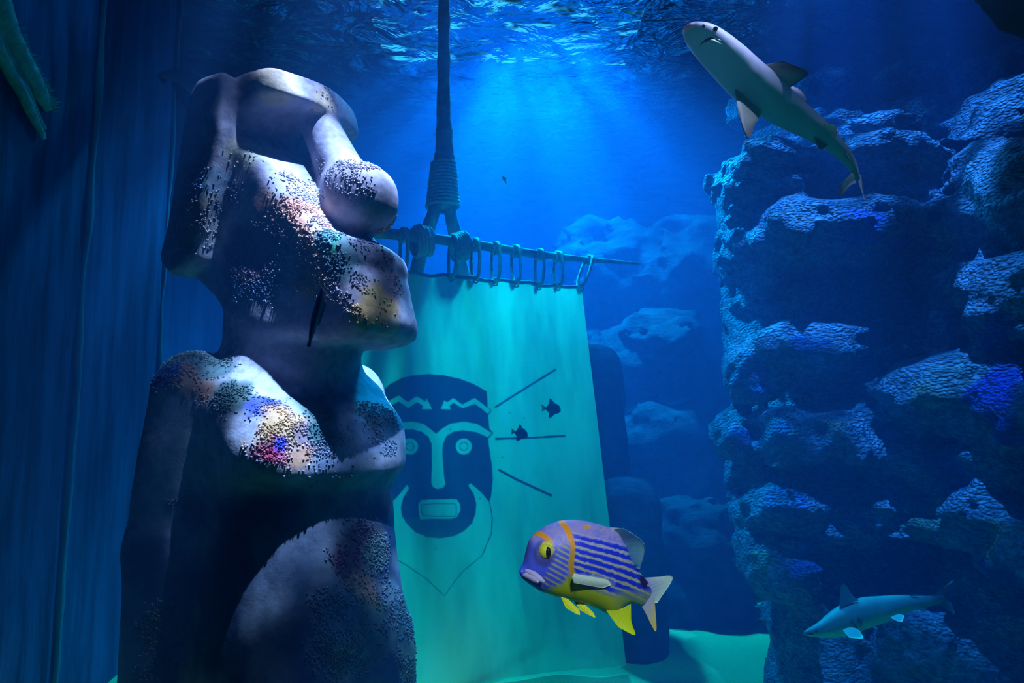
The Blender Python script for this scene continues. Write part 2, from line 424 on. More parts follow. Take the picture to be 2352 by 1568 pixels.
blobs = [
 # px, py, radius, colour of the growth, how crusty
 (700, 430, 45, (.46, .40, .48), .7), (660, 450, 42, (.44, .38, .46), .6), (620, 480, 40, (.5, .30, .24), .6),
 (760, 390, 35, (.30, .27, .36), .5), (820, 385, 45, (.36, .30, .36), .8), (720, 385, 30, (.3, .27, .33), .8), (575, 330, 40, (.60, .54, .42), .1),
 (660, 500, 55, (.72, .34, .24), 1), (690, 590, 60, (.74, .40, .26), 1), (730, 640, 45, (.74, .42, .22), 1), (640, 590, 50, (.30, .34, .38), .9),
 (790, 650, 50, (.42, .33, .40), .9), (560, 640, 60, (.12, .22, .34), .8), (500, 450, 45, (.18, .18, .24), 1), (430, 500, 50, (.42, .36, .30), 1), (440, 400, 40, (.15, .25, .33), .9),
 (880, 690, 48, (.95, .55, .20), .1), (850, 720, 30, (.85, .48, .20), .1), (800, 565, 55, (.06, .13, .15), .15), (870, 570, 45, (.10, .10, .15), .2),
 (740, 555, 22, (.03, .38, .20), .4), (730, 545, 25, (.10, .25, .28), .5), (895, 545, 25, (.5, .38, .36), 1), (905, 640, 30, (.3, .25, .3), .2),
 (570, 560, 60, (.22, .14, .16), .2), (600, 470, 35, (.55, .28, .20), .2), (640, 180, 40, (.75, .58, .40), .0), (760, 240, 30, (.72, .55, .36), .1),
 (440, 850, 55, (.78, .36, .24), 1), (455, 900, 30, (.60, .28, .18), .3), (370, 840, 40, (.08, .16, .50), 1), (410, 800, 40, (.22, .34, .36), .7), (500, 830, 45, (.16, .24, .26), 1),
 (540, 900, 45, (.10, .16, .15), 1), (600, 920, 35, (.08, .10, .45), .8), (650, 980, 55, (.72, .38, .20), 1), (690, 990, 40, (.75, .42, .22), .8), (720, 1010, 40, (.45, .28, .36), 1),
 (630, 1030, 35, (.70, .08, .18), 1), (645, 1015, 18, (.05, .08, .75), 1), (700, 1040, 30, (.60, .28, .18), .8), (760, 1000, 35, (.06, .20, .22), 1), (730, 920, 45, (.12, .22, .22), .6),
 (880, 950, 35, (.18, .26, .34), 1), (895, 1010, 25, (.28, .32, .45), 1), (830, 1000, 45, (.34, .36, .55), .1), (780, 1060, 50, (.30, .33, .5), .1),
 (830, 1230, 50, (.16, .08, .14), 1), (810, 1280, 45, (.26, .08, .14), 1), (845, 1350, 42, (.78, .38, .26), .8), (860, 1400, 30, (.66, .40, .18), .5), (880, 1270, 40, (.25, .30, .30), 1),
 (905, 1340, 40, (.32, .38, .48), 1), (800, 1480, 50, (.08, .14, .14), 1), (860, 1450, 60, (.14, .24, .20), .5), (940, 1450, 50, (.16, .26, .30), 1), (960, 1530, 40, (.2, .3, .22), 1), (790, 1400, 40, (.12, .2, .3), .9),
 (400, 1450, 50, (.16, .14, .05), 1), (390, 1530, 50, (.14, .14, .05), 1), (450, 1180, 35, (.05, .07, .05), 1)]
C, E = paint(Vs, nn, GREY, blobs, 31, .7, 1.3)
low_ = np.clip((1.50 - Vs[:, 2] + .12 * fbm(Vs, 4, 2, 90)) / .25, 0, 1)[:, None]      # shade put into the torso colour, keeping it dim under the lamp
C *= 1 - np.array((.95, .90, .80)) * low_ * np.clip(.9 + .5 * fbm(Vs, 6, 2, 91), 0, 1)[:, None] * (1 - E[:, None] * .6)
mot = fbm(Vs, 9, 3, 77)
C *= (1 + .25 * mot)[:, None]
C = np.clip(C, .01, 1)
M_statue = bumpy('statue_stone', attr='tint', scale=22, strength=.25, dist=.012, rough=.72, spec=.25, jitter=.22)
statue = empty('moai_statue', (SX, SY, 0))
tag(statue, 'large moai head-and-torso statue of grey stone, crusted with orange and blue growth', 'statue')
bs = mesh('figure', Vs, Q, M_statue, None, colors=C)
# crumbs of crust: little lumps standing on the stone
rng = np.random.default_rng(4)
dens = E * np.clip(.55 + 1.1 * fbm(Vs, 16, 2, 55), 0, 1)
pick = np.concatenate([np.where(rng.random(len(Vs)) < dens * .75)[0] for _ in range(5)])
ico = np.array([(0, 0, 1), (.894, 0, .447), (.276, .851, .447), (-.724, .526, .447), (-.724, -.526, .447), (.276, -.851, .447),
                (.724, .526, -.447), (-.276, .894, -.447), (-.894, 0, -.447), (-.276, -.851, -.447), (.724, -.526, -.447), (0, 0, -1)])
icf = np.array([(0,1,2),(0,2,3),(0,3,4),(0,4,5),(0,5,1),(1,6,2),(2,7,3),(3,8,4),(4,9,5),(5,10,1),(6,7,2),(7,8,3),(8,9,4),(9,10,5),(10,6,1),(11,7,6),(11,8,7),(11,9,8),(11,10,9),(11,6,10)])
def crumbs(Vp, Np, Cp, rmin, rmax, rng, flat=(1, 1, 1)):
    n = len(Vp); rad = rng.uniform(rmin, rmax, n)
    P = Vp + rng.normal(0, .006, (n, 3)); P -= Np * ((P - Vp) * Np).sum(1)[:, None]; P = P + Np * (rad * .1)[:, None]
    W = ico[None] * rad[:, None, None] * rng.uniform(.55, 1.3, (n, 12, 1)) * np.array(flat)
    A = (P[:, None] + W).reshape(-1, 3)
    F_ = (icf[None] + np.arange(n)[:, None, None] * 12).reshape(-1, 3)
    return A, F_, np.repeat(Cp * rng.uniform(.6, 1.6, (n, 1)), 12, 0)
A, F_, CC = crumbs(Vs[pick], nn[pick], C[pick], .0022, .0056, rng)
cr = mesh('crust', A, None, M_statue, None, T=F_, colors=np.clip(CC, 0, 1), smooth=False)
cr['kind'] = 'stuff'; cr['label'] = 'rough crumbly crust in orange, pink, teal and blue patches'
keep_world(statue, bs, cr)
print('statue', len(Vs), len(pick))

# ------------------------------------------------------------------ rocks
M_rock = bumpy('reef_rock', attr='tint', scale=22, strength=1.0, dist=.06, rough=.6, spec=.45, stretch=(1, 1, 1.5), kind='voronoi', scale2=44, jitter=.42)
M_rock_far = bumpy('far_reef_rock', (.012, .02, .03), (.035, .055, .07), scale=7, strength=.8, dist=.10, rough=.9, stretch=(1, 1, 1.4))
def rock(name, blobs, h, material, k=.06, amp=.05, seed=1, tint=None, pad=.12, zmin=-.1, zmax=5.0, colors=None, xmax=None):
    B = []
    for px, py, rx_, ry_, Y, rd in blobs:
        c = at(px, py, Y); B.append((c, rx_ * Y / FPX, rd, ry_ * Y / FPX))
    lo = np.min([c - (a_, b_, c_) for c, a_, b_, c_ in B], 0) - pad; hi = np.max([c + (a_, b_, c_) for c, a_, b_, c_ in B], 0) + pad
    lo[2] = max(lo[2], zmin); hi[2] = min(hi[2], zmax)
    if xmax: hi[0] = min(hi[0], xmax)
    ax = [np.arange(lo[i], hi[i] + h, h) for i in range(3)]
    X, Y_, Z = np.meshgrid(*ax, indexing='ij', sparse=True)
    D = np.full((len(ax[0]), len(ax[1]), len(ax[2])), 9.0, np.float32)
    for c, a_, b_, c_ in B:
        m_ = [slice(max(0, int((c[i] - q - .35 - lo[i]) / h)), max(0, int((c[i] + q + .35 - lo[i]) / h) + 2)) for i, q in enumerate((a_, b_, c_))]
        xx, yy, zz = X[m_[0]], Y_[:, m_[1]], Z[:, :, m_[2]]
        e = (np.abs((xx - c[0]) / a_) ** 2.4 + np.abs((yy - c[1]) / b_) ** 2.4 + np.abs((zz - c[2]) / c_) ** 2.4) ** (1 / 2.4)
        d = (e - 1) * min(a_, b_, c_)
        D[m_[0], m_[1], m_[2]] = smin(D[m_[0], m_[1], m_[2]], d, k)
    near = np.abs(D) < .2
    g = np.argwhere(near); P = g * h + lo
    nzv = fbm(P * (1, 1, 1.6), 3.2, 2, seed) * amp + fbm(P * (1, 1, 1.7), 11, 2, seed + 5) * amp * .45
    D[near] += nzv
    for s_ in (0, -1):
        D[s_] = np.maximum(D[s_], .01); D[:, s_] = np.maximum(D[:, s_], .01); D[:, :, s_] = np.maximum(D[:, :, s_], .01)
    V, Q = nets(D, lo, h)
    n_ = vnormals(V, Q)
    if (n_ * (V - V.mean(0))).sum() < 0: Q = Q[:, ::-1]; n_ = -n_
    C = None
    if colors is not None:
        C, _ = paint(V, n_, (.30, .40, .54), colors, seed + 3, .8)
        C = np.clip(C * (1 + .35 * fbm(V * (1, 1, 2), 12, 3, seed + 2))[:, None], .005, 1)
    print(name, len(V))
    return mesh(name, V, Q, material, colors=C)

right_blobs = [
 # px, py, half width px, half height px, distance, half depth (m)
 (1745, 425, 100, 75, 4.5, .40), (1960, 400, 150, 55, 4.5, .40), (2040, 470, 130, 60, 4.5, .40), (1990, 545, 265, 62, 4.3, .50), (1800, 545, 80, 75, 4.3, .40), (2100, 520, 80, 60, 4.4, .4),
 (1720, 540, 60, 110, 4.7, .40), (2010, 350, 150, 60, 4.9, .40), (1880, 330, 120, 60, 5.2, .40), (2100, 300, 150, 70, 5.2, .40), (2060, 235, 230, 45, 5.5, .5), (2270, 230, 150, 60, 5.0, .5), (1760, 250, 90, 45, 6.0, .4), (1860, 225, 110, 35, 6.0, .4),
 (2300, 330, 110, 120, 4.3, .45), (2250, 480, 70, 120, 3.9, .4), (2330, 480, 80, 140, 3.5, .4), (2220, 640, 75, 130, 3.9, .35), (2330, 700, 80, 130, 3.4, .35), (2190, 780, 60, 90, 4.0, .3),
 (2000, 700, 300, 160, 5.1, .45), (1900, 620, 150, 80, 4.8, .30), (1730, 690, 40, 50, 4.6, .25), (1735, 780, 65, 120, 4.7, .30), (1850, 690, 70, 45, 4.55, .25), (2060, 700, 110, 80, 4.55, .25),
 (1840, 810, 105, 68, 4.35, .35), (1740, 860, 70, 70, 4.45, .30), (1960, 840, 90, 65, 4.4, .28), (2020, 790, 70, 50, 4.4, .25), 
 (2190, 910, 150, 105, 3.8, .42), (2290, 850, 90, 90, 3.6, .35), (2330, 960, 60, 90, 3.3, .3),
 (1695, 1000, 52, 58, 4.55, .26), (1790, 1010, 42, 62, 4.3, .28), (1900, 1000, 130, 78, 4.25, .38), (2060, 1030, 90, 70, 4.1, .3), (2170, 1090, 85, 60, 3.9, .3), (2290, 1090, 90, 90, 3.6, .3),
 (1900, 1080, 210, 90, 4.9, .35), (1780, 1175, 78, 68, 4.25, .38), (1880, 1190, 110, 55, 4.25, .32), (1990, 1190, 90, 48, 4.15, .3), (2110, 1165, 110, 48, 4.0, .32), (2240, 1180, 90, 75, 3.7, .34), (2330, 1250, 70, 90, 3.4, .3),
 (1780, 1290, 70, 75, 4.2, .34), (1880, 1290, 90, 80, 4.5, .3), (2050, 1290, 230, 100, 4.7, .4), (2280, 1360, 110, 80, 3.8, .35), (2180, 1480, 170, 120, 3.9, .4), (1920, 1400, 110, 80, 4.3, .35), (2020, 1480, 150, 110, 4.4, .4),
 (1870, 1500, 85, 110, 4.3, .36), (1845, 1405, 66, 80, 4.45, .35), (1930, 1340, 130, 120, 4.6, .35), (1860, 1600, 80, 100, 4.3, .40), (2050, 1620, 230, 120, 4.2, .5), (2300, 1600, 150, 120, 3.7, .5),
 # the mass behind the bulges
 (2050, 600, 330, 330, 5.5, .6), (2050, 1100, 320, 400, 5.3, .6), (2330, 800, 200, 700, 4.9, .6)]
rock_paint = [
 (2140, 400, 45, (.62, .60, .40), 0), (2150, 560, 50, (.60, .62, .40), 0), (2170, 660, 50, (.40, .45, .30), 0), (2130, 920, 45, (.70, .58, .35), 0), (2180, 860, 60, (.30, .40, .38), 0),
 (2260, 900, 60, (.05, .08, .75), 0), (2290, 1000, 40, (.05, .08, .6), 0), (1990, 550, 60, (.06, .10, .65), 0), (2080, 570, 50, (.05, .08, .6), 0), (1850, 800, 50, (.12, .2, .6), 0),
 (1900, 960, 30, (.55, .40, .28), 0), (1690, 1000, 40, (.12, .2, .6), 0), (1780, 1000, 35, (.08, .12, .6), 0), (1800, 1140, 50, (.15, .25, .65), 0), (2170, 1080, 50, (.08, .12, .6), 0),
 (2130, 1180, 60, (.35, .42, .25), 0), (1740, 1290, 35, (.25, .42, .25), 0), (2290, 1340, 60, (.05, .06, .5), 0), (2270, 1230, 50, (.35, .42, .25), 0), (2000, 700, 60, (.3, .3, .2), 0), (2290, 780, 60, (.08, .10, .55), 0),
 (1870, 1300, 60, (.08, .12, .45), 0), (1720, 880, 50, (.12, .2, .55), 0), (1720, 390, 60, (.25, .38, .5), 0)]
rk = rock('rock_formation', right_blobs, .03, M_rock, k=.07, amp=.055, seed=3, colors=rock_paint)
tag(rk, 'huge dark sculpted rock column of bulging boulders filling the right side of the tank', 'rock')
far = [
 (1480, 625, 190, 95, 8.2, .8), (1640, 610, 160, 100, 7.8, .8), (1370, 590, 110, 80, 8.4, .6), (1560, 720, 200, 120, 8.4, .6), (1450, 800, 130, 130, 8.3, .6), (1620, 1000, 220, 300, 8.6, .7), (1480, 1150, 240, 330, 8.6, .7)]
o = rock('rock_ledge', far, .06, M_rock_far, k=.2, amp=.10, seed=8)
tag(o, 'faint hazy rock ledge in the far background with its pale flat top beside the yard', 'rock')
mid = [(1520, 775, 90, 62, 7.0, .5), (1450, 820, 90, 60, 7.1, .4), (1620, 1020, 110, 90, 7.0, .5), (1530, 1000, 90, 70, 6.9, .5), (1500, 1150, 120, 200, 7.0, .5), (1640, 1230, 110, 180, 7.0, .5), (1560, 1400, 220, 130, 7.0, .6)]
o = rock('boulder', mid, .045, M_rock_far, k=.12, amp=.08, seed=12)
tag(o, 'dim rounded boulder pile between the banner and the rock column', 'rock')
low = [(1580, 1230, 80, 90, 6.0, .35), (1650, 1290, 60, 120, 6.0, .3), (1560, 1380, 90, 110, 6.0, .35), (1640, 1430, 110, 80, 6.0, .3)]
o = rock('boulder', low, .035, M_rock_far, k=.1, amp=.06, seed=17)
tag(o, 'low dark boulder standing on the sand at the back, left of the rock column', 'rock')
# worn stone blocks behind the banner
def block(name, px, Y, wpx, top, seed, label, cat, depth=.3, lean=0, p=2.6):
    c = at(px, top, Y); zt = c[2]; a_ = wpx * Y / FPX / 2; h = .02
    ax = [np.arange(c[0] - a_ - .1, c[0] + a_ + .1, h), np.arange(Y - depth - .1, Y + depth + .1, h), np.arange(-.1, zt + .1, h)]
    X, Y_, Z = np.meshgrid(*ax, indexing='ij')
    rr = np.clip((Z - (zt - a_ * .9)) / (a_ * .9), 0, 1.2)
    e = (np.abs((X - c[0] - lean * (zt - Z)) / (a_ * 1.0)) ** p + np.abs((Y_ - Y) / depth) ** p + rr ** p) ** (1 / p)
    D = (e - 1) * .25 + .015 * fbm(np.stack([X, Y_, Z], -1), 5, 3, seed)
    D = np.maximum(D, -Z - .05)
    V, Q = nets(D, (ax[0][0], ax[1][0], ax[2][0]), h)
    n_ = vnormals(V, Q)
    if (n_ * (V - V.mean(0))).sum() < 0: Q = Q[:, ::-1]
    return tag(mesh(name, V, Q, M_rock_far), label, cat)
block('stone_pillar', 1328, 5.7, 205, 788, 2, 'tall broad stone pillar behind the right edge of the banner, with a bright lit top', 'pillar', lean=.02)
block('stone_pillar', 1440, 5.1, 140, 1094, 6, 'shorter round-topped stone pillar on the sand beside the banner edge', 'pillar', lean=.03)

# ------------------------------------------------------------------ painted banner
TL, TR_, BR, BL = at(800, 612, 4.02), at(1335, 658, 4.70), at(1441, 1560, 4.62), at(740, 1600, 3.98)
ns, nt_ = 460, 600
S, T_ = np.meshgrid(np.linspace(0, 1, ns), np.linspace(0, 1, nt_), indexing='ij')
P = (TL * ((1 - S) * (1 - T_))[..., None] + TR_ * (S * (1 - T_))[..., None] + BR * (S * T_)[..., None] + BL * ((1 - S) * T_)[..., None])
P[..., 2] = np.maximum(P[..., 2], .05)
wv = .022 * np.sin(S * 9 + T_ * 2.2) * (.3 + T_) + .014 * np.sin(S * 23 + 1 + T_ * 1.5) * (1.1 - T_ * .6) + .012 * fbm(np.stack([S * 6, T_ * 4, S * 0], -1), 1, 2, 3)
P[..., 1] += wv
P[..., 2] -= (.012 * np.abs(np.sin(S * math.pi * 8))) * np.clip(1 - T_ * 12, 0, 1)      # the head of the cloth sags between its ropes
bx, by, _ = proj(P)
def Zp(pts): return np.array([(820 + a_ / 2.6133, 820 + b_ / 2.6133) for a_, b_ in pts])
def cov(d, wpx=1.0): return np.clip(.5 - d / (2 * wpx), 0, 1)
paintc = np.zeros(bx.shape)
face = Zp([(162,195),(200,160),(260,128),(330,108),(420,100),(520,108),(620,130),(700,160),(780,205),(785,300),(808,318),(788,348),(795,430),(818,455),(788,490),(795,560),(810,640),(815,740),(808,820),(795,875),
           (765,835),(722,790),(682,757),(668,770),(702,820),(716,880),(712,940),(690,1000),(640,1045),(580,1075),(500,1087),(420,1080),(350,1050),(300,1000),(268,950),(262,900),(278,840),(312,785),(300,765),(282,790),(245,835),(200,880),(165,820),(150,740),(155,640),(172,560),(180,490),(160,455),(175,430),(175,350),(150,320),(165,300)])
def line(pts, wpx):
    pts = Zp(pts); d = np.full(bx.shape, 1e9)
    for (ax_, ay_), (cx_, cy_) in zip(pts[:-1], pts[1:]):
        ex, ey = cx_ - ax_, cy_ - ay_; t = np.clip(((bx - ax_) * ex + (by - ay_) * ey) / (ex * ex + ey * ey), 0, 1)
        d = np.minimum(d, np.hypot(bx - ax_ - ex * t, by - ay_ - ey * t))
    return d - wpx / 2.6133 / 2
wob = .5 * fbm(np.stack([bx, by, bx * 0], -1), .06, 2, 8)
paintc = cov(poly_sdf(face, bx, by) + wob)
light = [
 [(150,285),(250,232),(305,270),(358,236),(412,268),(418,246),(450,312),(388,312),(398,296),(362,268),(308,304),(250,264),(155,318)],
 [(502,312),(524,260),(542,270),(578,246),(632,284),(708,246),(802,318),(786,338),(708,278),(635,308),(580,274),(555,290),(560,312)],
 [(190,405),(250,390),(330,388),(400,402),(450,440),(475,462),(510,430),(560,400),(640,388),(720,400),(808,455),(785,480),(720,450),(640,438),(580,447),(535,475),(515,520),(512,600),(520,700),(532,760),(518,783),(482,790),(457,780),(446,750),(450,680),(450,600),(448,520),(430,480),(390,447),(330,432),(260,432),(200,452)],
 [(370,880),(385,858),(440,853),(600,853),(618,880),(620,920),(600,958),(570,968),(440,968),(380,974),(372,940)]]
for pl in light: paintc *= 1 - cov(poly_sdf(Zp(pl), bx, by) + wob)
def circ(x, y, rr, sx=1): 
    c = Zp([(x, y)])[0]; return np.hypot((bx - c[0]) / sx, by - c[1]) - rr / 2.6133
for ex_ in (318, 641):
    paintc *= 1 - cov(circ(ex_, 536, 48)); paintc = np.maximum(paintc, cov(np.abs(circ(ex_, 535, 24)) - .9, .7))
paintc = np.maximum(paintc, cov(line([(392,885),(470,878),(585,878),(596,890),(596,945),(585,955),(470,955),(400,950),(388,935),(385,895),(392,885)], 5), .7))
for pts, wd in (([(795,870),(812,960),(806,1060),(780,1120),(752,1190),(640,1280),(590,1340),(525,1432),(410,1325),(300,1250),(230,1210),(180,1100)], 6), ([(832,300),(910,250),(1190,75)], 12), ([(835,490),(1040,484),(1245,473)], 13), ([(855,678),(960,735),(1165,830)], 15)):
    paintc = np.maximum(paintc, cov(line(pts, wd) + wob * .8))
for x_, y_ in ((560,433),(1003,365),(872,600),(472,1147),(738,848),(915,333)): paintc = np.maximum(paintc, cov(circ(x_, y_, 5)) * .8)
cloth = np.array((.80, .92, .46)); ink = np.array((.045, .075, .09))
st_ = 1 + .20 * fbm(np.stack([S * 14, T_ * 5, S * 0], -1), 1, 3, 14) + .05 * fbm(np.stack([S * 60, T_ * 20, S * 0], -1), 1, 2, 15)  # cloth stains plus soft caustic blotches painted into the colour
C = cloth * (1 - paintc[..., None]) + ink * paintc[..., None]
C = np.clip(C * st_[..., None], 0, 1)
m, nt, b, N, L = mat('banner_cloth'); N.remove(b)
a_ = N.new('ShaderNodeAttribute'); a_.attribute_name = 'tint'
di = N.new('ShaderNodeBsdfDiffuse'); tl = N.new('ShaderNodeBsdfTranslucent'); tp = N.new('ShaderNodeBsdfTransparent')
L.new(a_.outputs['Color'], di.inputs[0]); L.new(a_.outputs['Color'], tl.inputs[0])
m1 = N.new('ShaderNodeMixShader'); m1.inputs[0].default_value = .5; L.new(di.outputs[0], m1.inputs[1]); L.new(tl.outputs[0], m1.inputs[2])
m2 = N.new('ShaderNodeMixShader'); m2.inputs[0].default_value = .16; L.new(m1.outputs[0], m2.inputs[1]); L.new(tp.outputs[0], m2.inputs[2])
L.new(m2.outputs[0], N['Material Output'].inputs['Surface'])
banner = empty('banner', tuple((TL + TR_) / 2))
tag(banner, 'large translucent teal cloth banner painted with a dark tribal face, hung from a wooden yard', 'banner')
cl = mesh('cloth', P.reshape(-1, 3), gridq(ns, nt_), m, colors=C.reshape(-1, 3))
M_rope = bumpy('rope', (.45, .48, .36), (.85, .84, .62), scale=40, strength=.4, dist=.01)
M_hem = simple('hem', (.16, .30, .30))
hem = [P[int(round(s_)), 0] + (0, -.006, .0) for s_ in np.linspace(0, ns - 1, 90)]
mb = MB(); mb.add(*tube(hem, .011, 8)); hm = mb.build('hem', M_hem)
M_metal = simple('grommet_metal', (.35, .38, .36), .4, .6)
rings = [(928, 612), (1037, 617), (1093, 623), (1139, 628), (1187, 633), (1238, 636), (1282, 640), (1343, 640), (985, 614)]
gr = []
def top_at(px):
    k = np.argmin(np.abs(bx[:, 0] - px)); return P[k, 0]
for px, py in rings[:8]:
    c = top_at(px) + np.array((0, -.012, -.022)); a_ = np.linspace(0, 2 * math.pi, 17)[:-1]
    mb = MB(); mb.add(*tube(np.stack([c[0] + .013 * np.cos(a_), c[1] + 0 * a_, c[2] + .013 * np.sin(a_)], 1), .0045, 6, closed=True)); gr.append(mb.build('grommet', M_metal))
keep_world(banner, cl, hm, *gr)

# ------------------------------------------------------------------ yard, ropes, mast
M_wood = bumpy('weathered_pole', (.20, .24, .20), (.55, .58, .42), scale=9, strength=.5, dist=.02, stretch=(1, 1, .3))
Y0, Y1 = at(790, 528, 4.02), at(1472, 608, 5.0)
npt = 60; tt = np.linspace(0, 1, npt)[:, None]
yp = Y0 + (Y1 - Y0) * tt; yp[:, 2] += .012 * np.sin(tt[:, 0] * 7)
yr = np.interp(tt[:, 0], [0, .25, .6, .85, .97, 1], [.036, .034, .028, .018, .011, .006])
mb = MB(); mb.add(*tube(yp, yr, 16)); yard = mb.build('yard', M_wood)
tag(yard, 'long horizontal wooden yard pole with a tapering right end, carrying the banner', 'pole')
def yard_pt(px):
    x_, _, _ = proj(yp); k = np.argmin(np.abs(x_ - px)); return yp[k], yr[k]
def wraps(c, rad, n, pitch, axis, r_=.011, seg=14, slack=0):
    """turns of rope round a pole"""
    axis = np.array(axis, float); axis /= np.linalg.norm(axis)
    u = np.cross(axis, (0, 0, 1)) if abs(axis[2]) < .9 else np.cross(axis, (1, 0, 0)); u /= np.linalg.norm(u); v = np.cross(axis, u)
    th = np.linspace(0, n * 2 * math.pi, int(n * seg) + 1)
    rr = rad if not callable(rad) else rad(th / th[-1])
    return c + np.outer(rr * np.cos(th), u) + np.outer(rr * np.sin(th), v) + np.outer((th / (2 * math.pi) - n / 2) * pitch, axis)
yax = (Y1 - Y0) / np.linalg.norm(Y1 - Y0)
place = ['hanging from the yard nearest the statue face', 'on the yard between the two mast legs', 'on the yard, first to the right of the right mast leg', 'on the yard, second to the right of the right mast leg', 'on the yard, third to the right of the right mast leg', 'on the yard, fourth to the right of the right mast leg', 'above the banner right corner, last but one on the yard', 'slanting down from the thin right end of the yard']
for i, ((px, py), wh) in enumerate(zip(rings[:8], place)):
    c, rr = yard_pt(px + (12 if i == 7 else 0)); bt = top_at(px if i < 7 else 1330) + np.array((0, -.02, -.008))
    t = empty('rope_loop', tuple(c))
    tag(t, 'rope loop ' + wh, 'rope', 'rope loops between the yard and the banner')
    hw_ = .030; zc = (c[2] + rr + bt[2]) / 2; hh = (c[2] + rr + .012 - bt[2]) / 2
    a_ = np.linspace(0, 2 * math.pi, 41)[:-1]
    sx_ = np.sign(np.cos(a_)) * np.abs(np.cos(a_)) ** .75 * hw_
    top_w = np.clip(np.sin(a_), 0, 1)
    X = c[0] + (bt[0] - c[0]) * (.5 - .5 * np.sin(a_)) + sx_
    Yv = c[1] + (bt[1] - c[1]) * (.5 - .5 * np.sin(a_)) - (rr + .010) * (1 - np.abs(np.sin(a_)) ** 8) * np.where(np.cos(a_) > 0, 1, -1)
    Zv = zc + hh * np.sin(a_)
    mb = MB(); mb.add(*tube(np.stack([X, Yv, Zv], 1), .0105, 10, closed=True, twist=110, lobes=3, depth=.18)); lp = mb.build('loop', M_rope)
    mb = MB(); mb.add(*tube(wraps(c, rr + .008, 2.5, .022, yax), .0095, 8, twist=110, lobes=3, depth=.15)); wr = mb.build('lashing', M_rope)
    sh = at(px, 0, 4); k_ = bt + np.array((0, -.012, .012))
    mb = MB(); mb.add(*tube([k_ + (-.012, 0, 0), k_ + (0, -.004, 0), k_ + (.012, 0, 0)], [.008, .013, .008], 8)); kn = mb.build('knot', M_rope)
    keep_world(t, lp, wr, kn)
mast = empty('mast', tuple(at(1018, 430, 4.72)))
tag(mast, 'two-legged wooden mast rising behind the yard up to the surface, bound with rope', 'mast')
top = at(1021, 385, 4.70)
lft = spline([top + (-.03, 0, .10), at(1000, 470, 4.66), at(978, 540, 4.62), at(958, 620, 4.60), at(915, 850, 4.55), at(810, 1480, 4.5)], 60)
rgt = spline([top + (.03, 0, .10), at(1032, 470, 4.78), at(1046, 540, 4.85), at(1062, 620, 4.9), at(1118, 870, 4.95), at(1240, 1500, 5.0)], 60)
pole_r = np.linspace(.043, .055, 60) * (1 + .05 * np.sin(np.linspace(0, 20, 60)))
mb = MB(); mb.add(*tube(lft, pole_r, 14)); l1 = mb.build('leg', M_wood)
mb = MB(); mb.add(*tube(rgt, pole_r, 14)); l2 = mb.build('leg', M_wood)
pp = spline([top + (0, .0, -.15), top + (0, 0, .05), at(1021, 300, 4.72), at(1019, 220, 4.75), np.array((at(1018, 140, 4.8)[0], 4.8, 5.0))], 60)
mb = MB(); mb.add(*tube(pp, np.linspace(.075, .042, 60) * (1 + .12 * fbm(pp, 9, 2, 4)), 16)); l3 = mb.build('post', bumpy('furred_post', (.25, .32, .28), (.50, .60, .50), scale=14, strength=.8, dist=.03))
cb = at(1018, 425, 4.71)
wl = wraps(cb, lambda s_: .115 - .035 * s_, 13, .026, (0, 0, 1), seg=22)
mb = MB(); mb.add(*tube(wl, .0125, 8, twist=90, lobes=3, depth=.15)); l4 = mb.build('rope_binding', M_rope)
mb = MB(); mb.add(*tube([cb + (0, 0, -.16), cb + (0, 0, 0), cb + (0, 0, .16)], [.105, .088, .072], 18)); l5 = mb.build('binding_core', M_wood)
l6 = []
for px, n in ((968, 6), (1058, 5)):
    c, rr = yard_pt(px)
    wp = wraps(c + np.array((0, .05, -.01)), lambda s_, rr=rr: rr + .055 + .01 * np.sin(s_ * 30), n, .018, yax + np.array((0, 0, .25)), seg=16)
    mb = MB(); mb.add(*tube(wp, .0125, 8, twist=100, lobes=3, depth=.15)); l6.append(mb.build('lashing', M_rope))
keep_world(mast, l1, l2, l3, l4, l5, *l6)

# ------------------------------------------------------------------ animals
M_skin = bumpy('shark_skin', attr='tint', scale=50, strength=.12, dist=.004, rough=.5, spec=.4, jitter=.06)
m, nt, b, N, L = mat('fish_scales'); a_ = N.new('ShaderNodeAttribute'); a_.attribute_name = 'tint'; L.new(a_.outputs['Color'], b.inputs['Base Color'])
b.inputs['Roughness'].default_value = .42; b.inputs['Specular IOR Level'].default_value = .4
v = N.new('ShaderNodeTexVoronoi'); v.inputs['Scale'].default_value = 420; tc = N.new('ShaderNodeTexCoord'); L.new(tc.outputs['Object'], v.inputs['Vector'])
bp = N.new('ShaderNodeBump'); bp.inputs['Strength'].default_value = .25; bp.inputs['Distance'].default_value = .0008; L.new(v.outputs['Distance'], bp.inputs['Height']); L.new(bp.outputs[0], b.inputs['Normal'])
tr_n = N.new('ShaderNodeBsdfTranslucent'); L.new(a_.outputs['Color'], tr_n.inputs[0]); ms = N.new('ShaderNodeMixShader'); ms.inputs[0].default_value = .3
L.new(b.outputs[0], ms.inputs[1]); L.new(tr_n.outputs[0], ms.inputs[2]); L.new(ms.outputs[0], N['Material Output'].inputs['Surface'])
M_fish = m
nt = M_skin.node_tree; N = nt.nodes; L = nt.links; a_ = [q for q in N if q.type == 'ATTRIBUTE'][0]
tr_n = N.new('ShaderNodeBsdfTranslucent'); L.new(a_.outputs['Color'], tr_n.inputs[0]); ms = N.new('ShaderNodeMixShader'); ms.inputs[0].default_value = .3
L.new(N['Principled BSDF'].outputs[0], ms.inputs[1]); L.new(tr_n.outputs[0], ms.inputs[2]); L.new(ms.outputs[0], N['Material Output'].inputs['Surface'])
M_eye = simple('eye', (.01, .01, .012), .1, .8)

